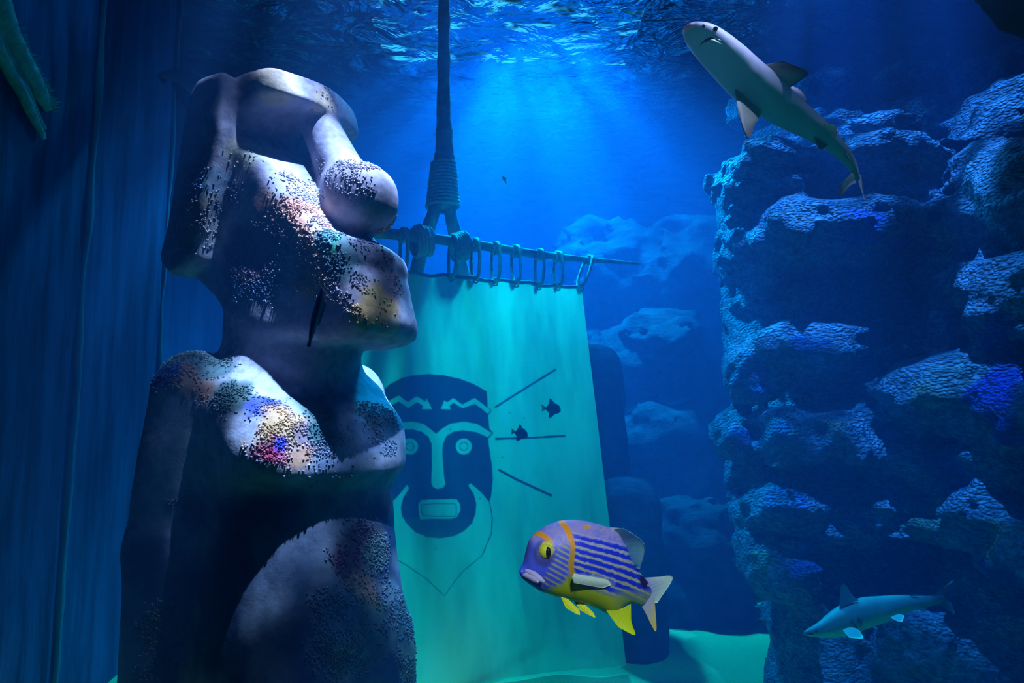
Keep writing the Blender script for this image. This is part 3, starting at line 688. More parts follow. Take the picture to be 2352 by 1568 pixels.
def loft(C0, A, B_, seg=40, pw=2.0):
    """rings round centres C0 with half axes A and B_ (vectors)"""
    n = len(C0); t = np.arange(seg) * 2 * math.pi / seg
    c, s_ = np.cos(t), np.sin(t); c = np.sign(c) * np.abs(c) ** (2 / pw); s_ = np.sign(s_) * np.abs(s_) ** (2 / pw)
    V = (C0[:, None] + A[:, None] * c[None, :, None] + B_[:, None] * s_[None, :, None]).reshape(-1, 3)
    V = np.vstack([V, C0[0] , C0[-1]]); Q = []; T = []
    for i in range(n - 1):
        for k in range(seg):
            l = (k + 1) % seg; Q.append((i * seg + k, i * seg + l, (i + 1) * seg + l, (i + 1) * seg + k))
    for k in range(seg):
        l = (k + 1) % seg; T.append((n * seg, l, k)); T.append((n * seg + 1, (n - 1) * seg + k, (n - 1) * seg + l))
    return V, np.array(Q), np.array(T), np.tile(t, n)

def fin(mb, root, tip_pts, thick, col, edge=None, rays=0):
    """a thin blade between a root line and an outer line (same number of points), thickest at the root"""
    A = np.asarray(root, float); B_ = np.asarray(tip_pts, float); n = 22; mrow = 14
    A = spline(A, n); B_ = spline(B_, n)
    nrm = np.cross(A[-1] - A[0], B_.mean(0) - A.mean(0)); nrm /= np.linalg.norm(nrm) + 1e-12
    t = np.linspace(0, 1, mrow)
    P = A[None] * (1 - t)[:, None, None] + B_[None] * t[:, None, None]
    s_ = np.linspace(0, 1, n); prof_ = np.sin(np.clip(s_, .001, .999) * math.pi) ** .5
    th = thick * (1 - .85 * t[:, None]) * prof_[None]
    th = th * (1 + (.25 * np.sin(s_ * rays * 2 * math.pi)[None] if rays else 0))
    V = np.concatenate([(P + nrm * th[..., None]).reshape(-1, 3), (P - nrm * th[..., None]).reshape(-1, 3)])
    q = gridq(mrow, n); k = mrow * n
    rim = []
    for j in range(n - 1): rim.append(((mrow - 1) * n + j, (mrow - 1) * n + j + 1, k + (mrow - 1) * n + j + 1, k + (mrow - 1) * n + j))
    for i in range(mrow - 1): rim.append((i * n, (i + 1) * n, k + (i + 1) * n, k + i * n)); rim.append((i * n + n - 1, k + i * n + n - 1, k + (i + 1) * n + n - 1, (i + 1) * n + n - 1))
    c = np.broadcast_to(np.array(col, float), (mrow, n, 3)).copy()
    if edge is not None:
        e = np.maximum(np.clip((t[:, None] - .82) / .1, 0, 1), np.clip((np.abs(s_ - .5)[None] - .44) / .05, 0, 1) * np.clip(t[:, None] * 3, 0, 1))
        c += (np.array(edge) - c) * e[..., None]
    if callable(getattr(fin, 'shade', None)): c = fin.shade(c, t, s_)
    c = c.reshape(-1, 3)
    mb.add(V, np.vstack([q, q[:, ::-1] + k, rim]), None, np.vstack([c, c]))

def ball_part(c, rad, sq=(1, 1, 1), n=14):
    t = np.linspace(-math.pi / 2, math.pi / 2, n)
    C0 = np.stack([0 * t, 0 * t, np.sin(t) * rad * sq[2]], 1) + c
    return loft(C0, np.outer(np.cos(t) * rad * sq[0] + 1e-5, (1, 0, 0)), np.outer(np.cos(t) * rad * sq[1] + 1e-5, (0, 1, 0)), 16)[:3]

# --- reef shark swimming up towards the surface, seen from below
Ys = 2.35
px_c = [(1579, 60, 8), (1585, 65, 22), (1599, 77, 34), (1620, 93, 42), (1647, 117, 47), (1679, 147, 50), (1708, 176, 51), (1738, 202, 51), (1772, 228, 46), (1805, 253, 40), (1840, 275, 34), (1875, 299, 28), (1905, 322, 22), (1930, 345, 17), (1950, 368, 13), (1962, 390, 9), (1970, 410, 6)]
dY = np.linspace(-.10, .16, len(px_c))
Cn = np.array([at(a_, b_, Ys + d) for (a_, b_, _), d in zip(px_c, dY)]); hwid = np.array([c * (Ys + d) / FPX for (_, _, c), d in zip(px_c, dY)])
nS = 90; Cn2 = spline(Cn, nS); hw2 = np.interp(np.linspace(0, 1, nS), np.linspace(0, 1, len(hwid)), hwid)
Tg = np.gradient(Cn2, axis=0); Tg /= np.linalg.norm(Tg, axis=1)[:, None]
view = np.array((.40, 1, .52)); view /= np.linalg.norm(view)
back = np.array([view - t_ * view.dot(t_) for t_ in Tg]); back /= np.linalg.norm(back, axis=1)[:, None]
side = np.cross(Tg, back)                                     # across the body
roll = R(24)
b2 = back * math.cos(roll) + side * math.sin(roll); s2 = side * math.cos(roll) - back * math.sin(roll)
tt = np.linspace(0, 1, nS)
deep = np.interp(tt, [0, .06, .2, .45, .7, .9, 1], [.45, .55, .70, .95, 1.05, 1.2, 1.3])
V, Q, T, ang = loft(Cn2, s2 * hw2[:, None], b2 * (hw2 * deep)[:, None], 44, 2.1)
belly = np.array((.11, .38, .36)); flank = np.array((.70, .58, .78)); pink = np.array((.85, .35, .38))  # lamplit lavender on the flank and upwelling teal painted into the skin
sn = np.sin(ang) + .10 * vnoise(np.stack([ang * 3, np.repeat(tt, 44) * 30, ang * 0], -1), 3)
w_ = np.clip((sn + .66) / .16, 0, 1)
Cc = belly + (flank - belly) * w_[:, None]
tr_ = np.repeat(tt, 44)
Cc = Cc + (pink - Cc) * (np.clip(1 - tr_ / .045, 0, 1) * .8)[:, None]
Cc = np.vstack([Cc, pink, flank])
mb = MB(); mb.add(V, Q, T, Cc)
def on(px, py, d): return at(px, py, Ys + d)
tip_dark = (.10, .07, .09)
def dk(c, t, s_):
    m_ = np.clip((t - .55) / .4, 0, 1)[:, None]
    return c + (np.array(tip_dark) - c) * m_[..., None]
fin.shade = dk
fc_ = (.50, .34, .34)
fin(mb, [on(1738, 152, -.02), on(1762, 178, .0), on(1800, 212, .03)], [on(1800, 140, -.05), on(1856, 166, -.08), on(1822, 196, -.02)], .010, fc_, (.75, .62, .72))
fin(mb, [on(1688, 205, -.02), on(1712, 228, .0), on(1752, 254, .03)], [on(1696, 262, -.06), on(1717, 317, -.10), on(1735, 285, -.04)], .010, (.42, .36, .32), (.80, .68, .62))
fin.shade = None
fin(mb, [on(1888, 285, .04), on(1898, 295, .05), on(1906, 303, .06)], [on(1914, 284, .0), on(1922, 298, .0), on(1920, 318, .01)], .005, (.85, .68, .52), (.95, .85, .75))
fin(mb, [on(1868, 308, .06), on(1880, 318, .07), on(1896, 327, .08)], [on(1874, 326, .05), on(1884, 343, .05), on(1902, 334, .07)], .005, (.12, .22, .20))
fin(mb, [on(1940, 343, .11), on(1945, 352, .12), on(1950, 362, .12)], [on(1942, 345, .08), on(1950, 362, .07), on(1957, 372, .09)], .004, (.85, .78, .85))
fin(mb, [on(1800, 196, .14), on(1825, 215, .16), on(1850, 235, .16)], [on(1815, 196, .22), on(1838, 206, .27), on(1856, 230, .21)], .008, flank, tip_dark)
fin(mb, [on(1964, 384, .14), on(1968, 394, .15), on(1972, 404, .16)], [on(1955, 398, .13), on(1928, 428, .10), on(1932, 452, .12)], .006, (.68, .60, .74), (.35, .25, .5))
fin(mb, [on(1932, 450, .12), on(1950, 428, .13), on(1966, 420, .15)], [on(1930, 440, .11), on(1945, 420, .13), on(1965, 398, .15)], .004, (.68, .60, .74))
fin(mb, [on(1964, 396, .15), on(1972, 402, .16), on(1977, 402, .16)], [on(1978, 436, .16), on(1987, 462, .17), on(1982, 430, .16)], .005, (.66, .58, .72), (.85, .8, .95))
shark = empty('reef_shark', tuple(Cn2[nS // 2]))
tag(shark, 'pale shark seen from below, swimming up to the left under the surface, top right', 'shark')
ob = mb.build('body', M_skin)
def surf(px, py, V_, n_=None):
    x_, y_, d_ = proj(V_); near_ = np.hypot(x_ - px, y_ - py) < 6
    k = np.where(near_)[0]; return V_[k[np.argmin(d_[k])]] if len(k) else V_[np.argmin(np.hypot(x_ - px, y_ - py))]
ec = surf(1645, 62, V)
mb = MB(); mb.add(*ball_part(ec, .0085)); ey = mb.build('eye', M_eye)
mo = [surf(a_, b_, V) + np.array((0, -.003, 0)) for a_, b_ in [(1611, 110), (1613, 100), (1622, 94), (1636, 93), (1650, 95), (1660, 100)]]
mb = MB(); mb.add(*tube(spline(mo, 24), .0042 * np.sin(np.linspace(.15, math.pi - .15, 24)), 8)); mt = mb.build('mouth', M_eye)
mo2 = [surf(a_, b_, V) + np.array((0, -.001, -.002)) for a_, b_ in [(1620, 104), (1630, 99), (1642, 100), (1655, 104)]]
mb = MB(); mb.add(*tube(spline(mo2, 18), .009 * np.sin(np.linspace(.1, math.pi - .1, 18)) + .001, 10)); li = mb.build('lip', simple('shark_lip', (.62, .52, .68), .5))
mb = MB(); mb.add(*ball_part(surf(1613, 56, V), .006)); no = mb.build('nostril', simple('nostril', (.10, .05, .09), .5))
keep_world(shark, ob, ey, mt, li, no)

# --- the shark low in front of the rocks, swimming left
Yl = 3.35
tb = [((1848, 1450), (1849, 1458)), ((1856, 1444), (1860, 1461)), ((1880, 1430), (1888, 1464)), ((1910, 1406), (1920, 1463)), ((1938, 1388), (1950, 1457)), ((1965, 1378), (1975, 1447)), ((1990, 1371), (2000, 1438)), ((2020, 1369), (2030, 1428)),
      ((2050, 1367), (2058, 1415)), ((2080, 1366), (2086, 1404)), ((2105, 1367), (2108, 1399)), ((2130, 1368), (2134, 1392)), ((2148, 1366), (2152, 1386)), ((2160, 1362), (2166, 1380))]
dl = np.linspace(-.06, .14, len(tb))
top_ = np.array([at(*a_, Yl + d) for (a_, _), d in zip(tb, dl)]); bot_ = np.array([at(*b_, Yl + d) for (_, b_), d in zip(tb, dl)])
nL = 80; top_ = spline(top_, nL); bot_ = spline(bot_, nL); cc = (top_ + bot_) / 2; hv = (top_ - bot_) / 2
Tg = np.gradient(cc, axis=0); Tg /= np.linalg.norm(Tg, axis=1)[:, None]
sd = np.cross(Tg, hv); sd /= np.linalg.norm(sd, axis=1)[:, None]
V, Q, T, ang = loft(cc, sd * (np.linalg.norm(hv, axis=1) * .85)[:, None], hv, 40, 2.0)
sn = np.sin(ang); tr_ = np.repeat(np.linspace(0, 1, nL), 40)
topc = np.array((.16, .42, .36)); bc = np.array((.42, .80, .50)); w_ = np.clip((sn + .25) / .25, 0, 1)
Cc = bc + (topc - bc) * w_[:, None]
for g_ in range(4):
    gp = .29 + .018 * g_; m_ = (np.abs(tr_ - gp - .02 * sn) < .004) & (np.abs(sn + .05) < .30); Cc[m_] = (.03, .08, .09)
Cc = np.vstack([Cc, topc, topc])
mb = MB(); mb.add(V, Q, T, Cc)
def ol(px, py, d=0): return at(px, py, Yl + d)
g = (.13, .26, .26)
fin(mb, [ol(1928, 1398, -.02), ol(1948, 1386, -.01), ol(1972, 1378, 0)], [ol(1930, 1345, .0), ol(1941, 1341, .01), ol(1956, 1366, .01)], .008, g)
fin(mb, [ol(1936, 1447, -.12), ol(1952, 1444, -.11), ol(1968, 1444, -.10)], [ol(1950, 1464, -.20), ol(1982, 1466, -.22), ol(1977, 1450, -.18)], .007, (.36, .50, .46), (.85, .95, .70))
fin(mb, [ol(1950, 1450, .1), ol(1962, 1448, .11), ol(1975, 1446, .12)], [ol(1960, 1460, .2), ol(1985, 1462, .26), ol(1985, 1450, .2)], .006, g)
fin(mb, [ol(2046, 1418, -.04), ol(2056, 1415, -.03), ol(2068, 1410, -.02)], [ol(2058, 1425, -.09), ol(2072, 1427, -.10), ol(2077, 1413, -.06)], .005, (.36, .50, .46), (.90, .95, .80))
fin(mb, [ol(2088, 1368, .06), ol(2097, 1367, .07), ol(2108, 1368, .07)], [ol(2096, 1362, .06), ol(2108, 1363, .07), ol(2114, 1367, .07)], .003, g)
fin(mb, [ol(2108, 1398, .06), ol(2118, 1396, .07), ol(2126, 1393, .07)], [ol(2116, 1404, .06), ol(2126, 1403, .07), ol(2130, 1396, .07)], .003, (.30, .45, .38))
fin(mb, [ol(2138, 1370, .11), ol(2152, 1376, .12), ol(2166, 1378, .14)], [ol(2190, 1335, .17), ol(2218, 1302, .24), ol(2204, 1345, .20)], .007, g)
fin(mb, [ol(2140, 1380, .11), ol(2154, 1376, .12), ol(2164, 1370, .14)], [ol(2165, 1392, .12), ol(2192, 1409, .15), ol(2184, 1382, .17)], .006, (.16, .32, .30), (.28, .44, .40))
s3 = empty('reef_shark', tuple(cc[nL // 2]))
tag(s3, 'greenish shark swimming left along the foot of the dark rock column, bottom right', 'shark')
ob = mb.build('body', M_skin)
mb = MB(); mb.add(*ball_part(surf(1874, 1445, V), .006)); ey = mb.build('eye', M_eye)
mo = [surf(a_, b_, V) + np.array((0, -.003, 0)) for a_, b_ in [(1852, 1458), (1862, 1458), (1872, 1455)]]
mb = MB(); mb.add(*tube(spline(mo, 12), .0025, 6)); mt = mb.build('mouth', M_eye)
keep_world(s3, ob, ey, mt)

# --- the striped bream in front of the banner
Yf = 1.10
pairs = [((1195, 1307), (1194, 1317)), ((1199, 1300), (1199, 1327)), ((1204, 1288), (1209, 1336)), ((1210, 1264), (1222, 1345)), ((1217, 1239), (1240, 1357)), ((1229, 1225), (1258, 1363)), ((1246, 1212), (1275, 1369)), ((1266, 1202), (1295, 1374)),
         ((1288, 1195), (1312, 1379)), ((1317, 1193), (1330, 1383)), ((1344, 1196), (1351, 1389)), ((1373, 1203), (1373, 1398)), ((1395, 1210), (1395, 1409)), ((1416, 1219), (1413, 1408)), ((1433, 1245), (1430, 1392)), ((1447, 1280), (1447, 1384)),
         ((1463, 1306), (1462, 1386)), ((1478, 1324), (1472, 1389)), ((1487, 1334), (1480, 1388)), ((1497, 1352), (1491, 1374))]
hw_px = [6, 12, 20, 30, 38, 44, 48, 52, 54, 55, 53, 49, 44, 37, 30, 22, 16, 11, 7, 4]
dyf = np.linspace(-.035, .05, len(pairs))
tp_ = np.array([at(*a_, Yf + d) for (a_, _), d in zip(pairs, dyf)]); bt_ = np.array([at(*b_, Yf + d) for (_, b_), d in zip(pairs, dyf)])
nF, sF = 260, 300
tp_ = spline(tp_, nF); bt_ = spline(bt_, nF); hwf = np.interp(np.linspace(0, 1, nF), np.linspace(0, 1, len(hw_px)), hw_px) * Yf / FPX
cc = (tp_ + bt_) / 2; hv = (tp_ - bt_) / 2
Tg = np.array([1.0, .22, 0]); Tg /= np.linalg.norm(Tg)
sd = np.cross(Tg, hv / np.linalg.norm(hv, axis=1)[:, None]); sd /= np.linalg.norm(sd, axis=1)[:, None]
V, Q, T, ang = loft(cc, sd * hwf[:, None], hv, sF, 2.0)
X, Y_, dd = proj(V)
# flatten the pattern onto the fish's own side view
def fish_col(X, Y_):
    n1 = vnoise(np.stack([X * .16, Y_ * .16, X * 0], -1), 2); n2 = vnoise(np.stack([X * .05, Y_ * .05, X * 0 + 3], -1), 4); n3 = vnoise(np.stack([X * .5, Y_ * .5, X * 0], -1), 6)
    lav = np.array((.40, .33, .76)); blue = np.array((.015, .04, .80)); yel = np.array((.62, .66, .01)); org = np.array((1.0, .36, .0)); lil = np.array((.52, .50, .62)); grn = np.array((.25, .45, .20))
    def S(a_, b_, v_): return np.clip((v_ - a_) / (b_ - a_), 0, 1)[..., None]
    def mixc(C, col, w__): return C + (np.array(col) - C) * w__
    C = np.broadcast_to(lav, X.shape + (3,)).copy()
    C = mixc(C, (.18, .20, .75), S(-.1, .6, n2 + .6 * n1) * .6)
    # body stripes behind the second band
    u = X - 1320; vv = Y_ - 1216 - .20 * u - .0011 * (Y_ - 1216) * u
    ph = (vv + 1.6 * n1) / 15.5
    stripe = np.cos(ph * 2 * math.pi)
    inb = S(2, 14, vv + 3 * n1)
    betw = lil * (1 - S(20, 70, vv)) + (lil * .5 + yel * .45) * S(20, 70, vv)
    body = mixc(np.broadcast_to(betw, C.shape).copy() * (1 + .25 * n3[..., None]), blue, S(-.75, -.15, stripe + .25 * n2))
    C = mixc(C, body, inb * S(1306, 1318, X))
    C = mixc(C, (.60, .50, .30), S(1315, 1325, X) * (1 - S(-6, 6, vv + 9)) * S(.1, .5, n1 + .3 * n2) * .8)
    d = np.hypot((X - 1348) / 1.1, Y_ - 1210); C = mixc(C, org, 1 - S(4, 7, d + 2 * n1))
    # head
    hd = 1 - S(1308, 1316, X + .12 * (Y_ - 1250))
    low = S(1238, 1262, Y_ + 1.5 * n1 - (X - 1260) * .1)
    C = mixc(C, (.06, .11, .80), hd * low * .95)
    ph2 = (Y_ - 1250 - .55 * (X - 1262)) / 13.5
    dots = S(.25, .6, np.cos(ph2 * 2 * math.pi) + .35 * n1) * S(1262, 1272, X + .45 * (Y_ - 1290)) * (1 - S(1342, 1352, Y_ + .0 * X)) * S(1244, 1250, Y_)
    C = mixc(C, (.55, .52, .12), hd * dots * .85)
    C = mixc(C, (.12, .16, .62), (1 - S(1214, 1232, X)) * (1 - S(1282, 1290, Y_)) * S(1236, 1246, Y_) * .6)
    # bands
    bx_ = np.interp(Y_, [1190, 1200, 1215, 1235, 1255, 1275, 1300, 1320], [1284, 1291, 1303, 1311, 1316, 1315, 1311, 1318])
    wd = np.interp(Y_, [1190, 1230, 1260, 1320], [7, 5.5, 4, 5])
    bc = org[None] * (1 - S(1245, 1275, Y_)) + np.array((.62, .34, .0)) * S(1245, 1275, Y_)
    C = mixc(C, bc, 1 - S(0, 3, np.abs(X - bx_) - wd + n1))
    by_ = np.interp(X, [1222, 1232, 1245, 1262, 1272], [1230, 1224, 1228, 1240, 1250])
    C = mixc(C, org, (1 - S(0, 3, np.abs(Y_ - by_) - np.interp(X, [1225, 1245, 1270], [2, 6, 6]))) * S(1222, 1227, X) * (1 - S(1268, 1274, X)))
    # eye ring
    d = np.hypot((X - 1256) / 17, (Y_ - 1262) / 20); C = mixc(C, (.05, .05, .20), (1 - S(1.2, 1.7, np.hypot((X - 1250) / 17, (Y_ - 1272) / 20))) * .8)
    C = mixc(C, (.62, .62, .02), 1 - S(.85, 1.1, d + .1 * n1))
    # underside
    yb = np.interp(X, [1190, 1240, 1290, 1310, 1330, 1400, 1470, 1500], [1352, 1358, 1338, 1318, 1338, 1362, 1380, 1400])
    C = mixc(C, (.52, .60, .0), S(-4, 10, Y_ - yb + 2 * n1))
    C = mixc(C, (.32, .45, .12), S(1395, 1425, X) * S(1350, 1366, Y_) * .7)
    C = mixc(C, (.20, .24, .0), (1 - S(0, 10, np.abs(X - 1309 - .3 * (Y_ - 1330)))) * S(1310, 1325, Y_) * (1 - S(1360, 1380, Y_)) * .75)
    # pectoral patch
    d = np.hypot((X - 1362) / 46, (Y_ - 1333 - .10 * (X - 1362)) / 15)
    C = mixc(C, (.66, .80, .62), (1 - S(.45, 1.15, d + .15 * n1)) * .9)
    # tail root
    C = mixc(C, (.02, .015, .08), 1 - S(.8, 1.15, np.hypot((X - 1478 - .25 * (Y_ - 1336)) / 8, (Y_ - 1336) / 15)))
    return np.clip(C, 0, 1)
Cc = fish_col(X, Y_)
mb = MB(); mb.add(V, Q, T, Cc)
def of(px, py, d=0): return at(px, py, Yf + d)
yl = (.80, .82, .0); cy = (.30, .72, .80)
fin(mb, [of(1407, 1216, .02), of(1436, 1252, .028), of(1458, 1304, .035)], [of(1432, 1212, .0), of(1480, 1250, .0), of(1470, 1306, .02)], .0016, cy, None, 9)
fin(mb, [of(1400, 1211, .02), of(1412, 1216, .02), of(1424, 1230, .02)], [of(1424, 1212, .015), of(1448, 1222, .015), of(1462, 1233, .015)], .0022, (.62, .70, .80), None, 4)
fin(mb, [of(1288, 1370, -.025), of(1296, 1373, -.025), of(1306, 1376, -.025)], [of(1300, 1396, -.03), of(1330, 1412, -.035), of(1331, 1400, -.03)], .0016, yl, None, 5)
fin(mb, [of(1316, 1378, -.0), of(1326, 1381, -.0), of(1340, 1384, -.0)], [of(1334, 1402, -.005), of(1366, 1418, -.01), of(1362, 1405, -.005)], .0016, yl, None, 5)
fin.shade = lambda c, t, s_: c * (1 - .0 * t[:, None, None]) + (np.array((.15, .22, -.0)) * np.clip(t, 0, 1)[:, None, None])
fin(mb, [of(1392, 1402, .0), of(1420, 1400, .01), of(1449, 1386, .02)], [of(1420, 1440, -.005), of(1458, 1458, -.005), of(1450, 1430, .01)], .0018, (.55, .62, .0), None, 7)
def tl_(c, t, s_):
    return c + (np.array((.66, .82, .74)) - c) * np.clip(t * 1.3, 0, 1)[:, None, None]
fin.shade = tl_
fin(mb, [of(1480, 1326, .045), of(1483, 1350, .046), of(1482, 1384, .048)], [of(1510, 1324, .05), of(1545, 1326, .06), of(1510, 1384, .055)], .0024, (.35, .35, .70), None, 8)
def tl2(c, t, s_):
    return c + (np.array((.85, .66, .05)) - c) * np.clip(t * 1.2 - .2, 0, 1)[:, None, None]
fin.shade = tl2
fin(mb, [of(1466, 1380, .044), of(1480, 1380, .046), of(1502, 1362, .048)], [of(1480, 1402, .045), of(1506, 1449, .05), of(1505, 1395, .05)], .0022, (.50, .52, .72), None, 6)
fin.shade = None
# pectoral fin lying along the flank
fin(mb, [of(1318, 1316, -.047), of(1316, 1326, -.049), of(1318, 1338, -.047)], [of(1396, 1330, -.019), of(1404, 1342, -.017), of(1384, 1350, -.021)], .0012, (.68, .82, .70), None, 8)
lipc = (.60, .52, .80)
for pts, rr in (([(1203, 1306), (1214, 1312), (1228, 1320), (1242, 1331), (1250, 1336)], .0050), ([(1198, 1316), (1208, 1320), (1220, 1326), (1230, 1332), (1236, 1336)], .0046)):
    pp_ = spline([of(a_, b_, -.030 - .028 * i / 4) for i, (a_, b_) in enumerate(pts)], 20)
    mb.add(*tube(pp_, rr * np.interp(np.linspace(0, 1, 20), [0, .15, .7, 1], [.7, 1, .95, .4]), 12)[:3], C=lipc)
bream = empty('bluestriped_bream', tuple(cc[nF // 2]))
tag(bream, 'chunky blue and yellow striped fish with orange bands swimming in front of the banner', 'fish')
ob = mb.build('body', M_fish)
ec = surf(1256, 1262, V)
ring = simple('yellow_iris', (.60, .60, .02), .25, .6)
mb = MB(); mb.add(*ball_part(ec + (0, .004, 0), .0115)); e1 = mb.build('eye', ring)
mb = MB(); mb.add(*ball_part(ec + (.0028, -.0028, 0), .0062, (.8, 1, 1.35))); e2 = mb.build('pupil', M_eye)
keep_world(bream, ob, e1); keep_world(e1, e2)

# --- two small dark fish in front of the banner
for px, py, s_, lab, tiltd in ((1269, 936, 1.0, 'small dark fish with yellow fins below the upper ray of the banner', 0), (1196, 993, .88, 'small dark fish with yellow fins crossing the middle ray of the banner', 8)):
    Yq = 3.9
    def oq(dx, dy, d=0):
        c_, s__ = math.cos(R(tiltd)), math.sin(R(tiltd)); return at(px + s_ * (dx * c_ - dy * s__), py + s_ * (dx * s__ + dy * c_), Yq + d)
    prs = [((19, 4), (19, 8)), ((16, -4), (15, 12)), ((8, -10), (6, 15)), ((-2, -12), (-4, 15)), ((-9, -8), (-10, 11)), ((-14, -1), (-14, 5)), ((-17, -1), (-17, 3))]
    a1 = spline([oq(*a_) for a_, _ in prs], 30); b1 = spline([oq(*b_) for _, b_ in prs], 30)
    cc = (a1 + b1) / 2; hv = (a1 - b1) / 2
    sd = np.tile(np.array((0, 1.0, 0)), (30, 1)) * (np.linalg.norm(hv, axis=1) * .35)[:, None]
    V, Q, T, ang = loft(cc, sd, hv, 20)
    mb = MB(); mb.add(V, Q, T, (.05, .10, .12))
    fin(mb, [oq(6, -9), oq(-2, -12), oq(-10, -8)], [oq(-2, -19), oq(-6, -21), oq(-8, -12)], .003, (.10, .14, .10))
    fin(mb, [oq(6, 14), oq(0, 15), oq(-8, 12)], [oq(-2, 22), oq(-8, 24), oq(-9, 16)], .003, (.10, .14, .10))
    fin(mb, [oq(-15, -2), oq(-16, 1), oq(-16, 4)], [oq(-26, -8), oq(-24, 1), oq(-25, 9)], .003, (.62, .62, .12))
    t = empty('moonfish', tuple(cc[12])); tag(t, lab, 'fish', 'small fish by the banner')
    ob = mb.build('body', M_fish); mb = MB(); mb.add(*ball_part(surf(px + 12 * s_, py - 1, V), .006)); ey = mb.build('eye', M_eye); keep_world(t, ob, ey)

# --- slim cleaner fish under the statue's jaw
Yw = 2.15
def ow(x_, y_, d=0): return at(x_, y_, Yw + d)
cl_ = spline([ow(740, 660), ow(739, 676), ow(733, 700), ow(725, 730), ow(717, 760), ow(711, 788)], 40)
hw_ = np.interp(np.linspace(0, 1, 40), [0, .08, .3, .6, .9, 1], [.002, .008, .014, .014, .007, .003])
Tg = np.gradient(cl_, axis=0); Tg /= np.linalg.norm(Tg, axis=1)[:, None]
sd = np.cross(Tg, (0, 1, 0)); sd /= np.linalg.norm(sd, axis=1)[:, None]; bk = np.cross(sd, Tg)
V, Q, T, ang = loft(cl_, sd * hw_[:, None], bk * (hw_ * .8)[:, None], 24)
cs_ = np.cos(ang); Cc = np.where((np.abs(cs_) < .45)[:, None], (.02, .04, .14), (.10, .30, .62)); Cc = np.vstack([Cc, (.1, .3, .6), (.1, .3, .6)])
mb = MB(); mb.add(V, Q, T, Cc)
fin(mb, [ow(709, 782), ow(712, 786), ow(715, 784)], [ow(704, 794), ow(709, 797), ow(714, 795)], .002, (.06, .16, .36))
fin(mb, [ow(745, 690), ow(738, 715), ow(730, 745)], [ow(750, 700), ow(742, 722), ow(732, 750)], .0015, (.10, .34, .50))
t = empty('cleaner_wrasse', tuple(cl_[20])); tag(t, 'slim dark blue fish hanging head up under the jaw of the statue', 'fish')
ob = mb.build('body', M_fish); mb = MB(); mb.add(*ball_part(surf(736, 676, V), .004)); ey = mb.build('eye', M_eye); keep_world(t, ob, ey)

# --- dim shark passing behind the statue's head, and the tiny pale fish in open water
Yb = 4.1
cl_ = spline([at(362, 178, Yb), at(385, 172, Yb), at(420, 178, Yb), at(455, 196, Yb), at(520, 240, Yb), at(600, 300, Yb), at(680, 350, Yb)], 50)
hw_ = np.interp(np.linspace(0, 1, 50), [0, .1, .3, .6, .9, 1], [.01, .022, .045, .085, .06, .01])
Tg = np.gradient(cl_, axis=0); Tg /= np.linalg.norm(Tg, axis=1)[:, None]; sd = np.cross(Tg, (0, 1, 0)); sd /= np.linalg.norm(sd, axis=1)[:, None]; bk = np.cross(sd, Tg)
V, Q, T, ang = loft(cl_, sd * hw_[:, None], bk * hw_[:, None], 24)
mb = MB(); mb.add(V, Q, T, (.24, .36, .48))
fin(mb, [at(370, 174, Yb), at(378, 178, Yb), at(388, 184, Yb)], [at(358, 168, Yb), at(366, 182, Yb), at(375, 194, Yb)], .006, (.12, .18, .28))
fin(mb, [at(398, 182, Yb), at(412, 188, Yb), at(430, 196, Yb)], [at(392, 192, Yb), at(408, 212, Yb), at(432, 206, Yb)], .006, (.12, .18, .28))
tag(mb.build('reef_shark', M_skin), 'dim tail of a shark showing behind the top left of the statue head', 'shark')
c_ = [at(1155, 404, 3.6), at(1158, 410, 3.6), at(1161, 417, 3.6)]
cl_ = spline(c_, 16); hw_ = .009 * np.sin(np.linspace(.15, math.pi - .2, 16))
V, Q, T, ang = loft(cl_, np.outer(hw_, (1, 0, .3)), np.outer(hw_ * .5, (0, 1, 0)), 14)
mb = MB(); mb.add(V, Q, T, (.95, .85, .70)); fin(mb, [at(1160, 416, 3.6), at(1161, 417, 3.6), at(1162, 417, 3.6)], [at(1160, 420, 3.6), at(1162, 421, 3.6), at(1165, 419, 3.6)], .001, (.9, .8, .6))
tag(mb.build('minnow', M_fish), 'tiny pale fish alone in the open blue water right of the mast', 'fish')

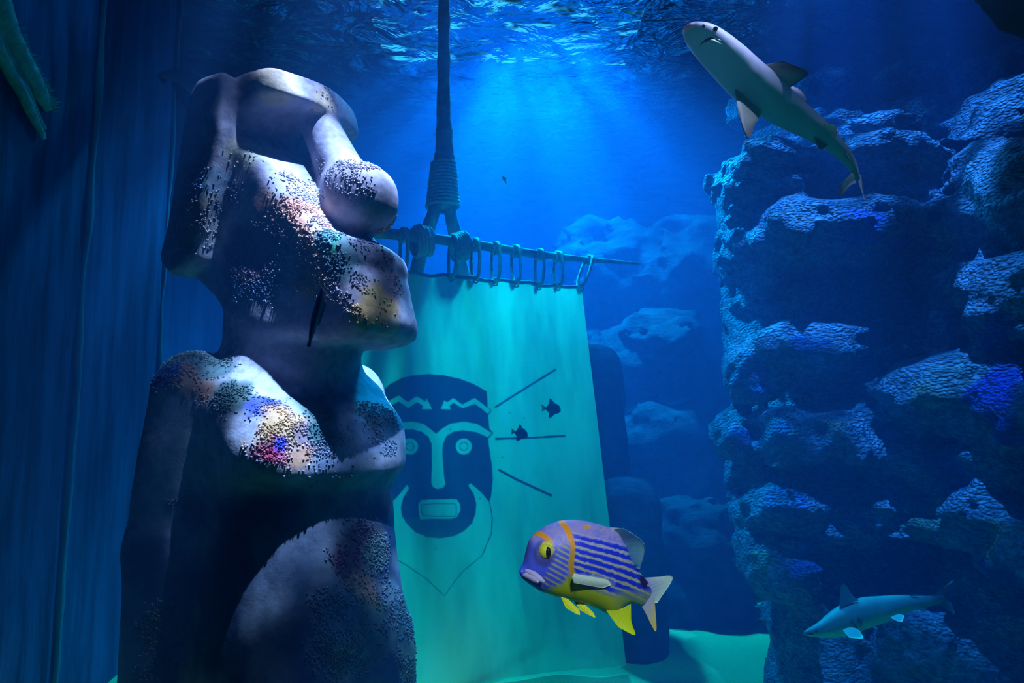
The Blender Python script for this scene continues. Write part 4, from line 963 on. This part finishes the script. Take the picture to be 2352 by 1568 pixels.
# ------------------------------------------------------------------ overgrown ledge on the left wall, battens, black corner slab
M_alga = bumpy('algae', (.30, .65, .48), (.60, .90, .75), scale=30, strength=1.0, dist=.03)
pa, pb = at(-30, -10, 2.84), at(108, 256, 3.27)
pa[0] = -2.33; pb[0] = -2.33
n = 60; line_ = pa + (pb - pa) * np.linspace(0, 1, n)[:, None]
mb = MB()
for off, r_ in ((0, .055), (-.09, .022), (-.14, .03)):
    L_ = line_ + (0, 0, off); L_ = L_ + .012 * np.stack([fbm(L_, 9, 2, 2), 0 * L_[:, 0], fbm(L_, 12, 2, 3)], 1)
    mb.add(*tube(L_, r_ * np.interp(np.linspace(0, 1, n), [0, .8, 1], [1.2, .8, .35]), 14))
led = mb.build('sloping_beam', M_alga)
tag(led, 'sloping beam overgrown with pale green algae on the left wall, top left corner', 'beam')
mb = MB()
for k in range(900):
    i = rng.integers(0, n); p = line_[i] + (rng.uniform(-.01, .03), rng.uniform(-.03, .03), rng.uniform(.0, .045)); l_ = rng.uniform(.015, .05)
    mb.add([p + (0, -.004, 0), p + (0, .004, 0), p + (l_ * .9, .002, rng.uniform(-.012, .012))], None, [(0, 1, 2)])
al = mb.build('algae', M_alga); al['kind'] = 'stuff'; keep_world(led, al)
M_seam = simple('sealant', (.08, .18, .20), .7)
for k, (x_, y_) in enumerate(((-2.36, 3.70), (-2.56, 4.93))):
    zz = np.linspace(-.05, 4.9, 60); pts = np.stack([x_ + .012 * fbm(np.stack([zz * 0, zz, zz * 0], -1), 3, 2, k), zz * 0 + y_, zz], 1)
    mb = MB(); mb.add(*tube(pts, .018 + .008 * fbm(pts, 4, 2, k), 8)); tag(mb.build('trim_%d' % (k + 1), M_seam), kind='structure')
# black slab added for the dark corner beyond the surface reflection, top right
c = at(2420, -120, 2.6); ax_ = [np.arange(c[0] - .6, c[0] + 1.0, .02), np.arange(2.0, 3.2, .02), np.arange(c[2] - .6, 5.2, .02)]
X, Y_, Z = np.meshgrid(*ax_, indexing='ij')
cz = at(2280, -10, 2.6)
D = np.sqrt((X - cz[0] - .52) ** 2 + (Z - cz[2] - .40) ** 2) - .50
D = np.maximum(np.maximum(D, np.abs(Y_ - 2.6) - .25), Z - 5.15) + .02 * fbm(np.stack([X, Y_, Z], -1), 12, 3, 4)
V, Q = nets(D, (ax_[0][0], ax_[1][0], ax_[2][0]), .02); n_ = vnormals(V, Q)
if (n_ * (V - V.mean(0))).sum() < 0: Q = Q[:, ::-1]
tag(mesh('trim_3', V, Q, simple('black_corner', (.006, .007, .01), .9)), kind='structure')
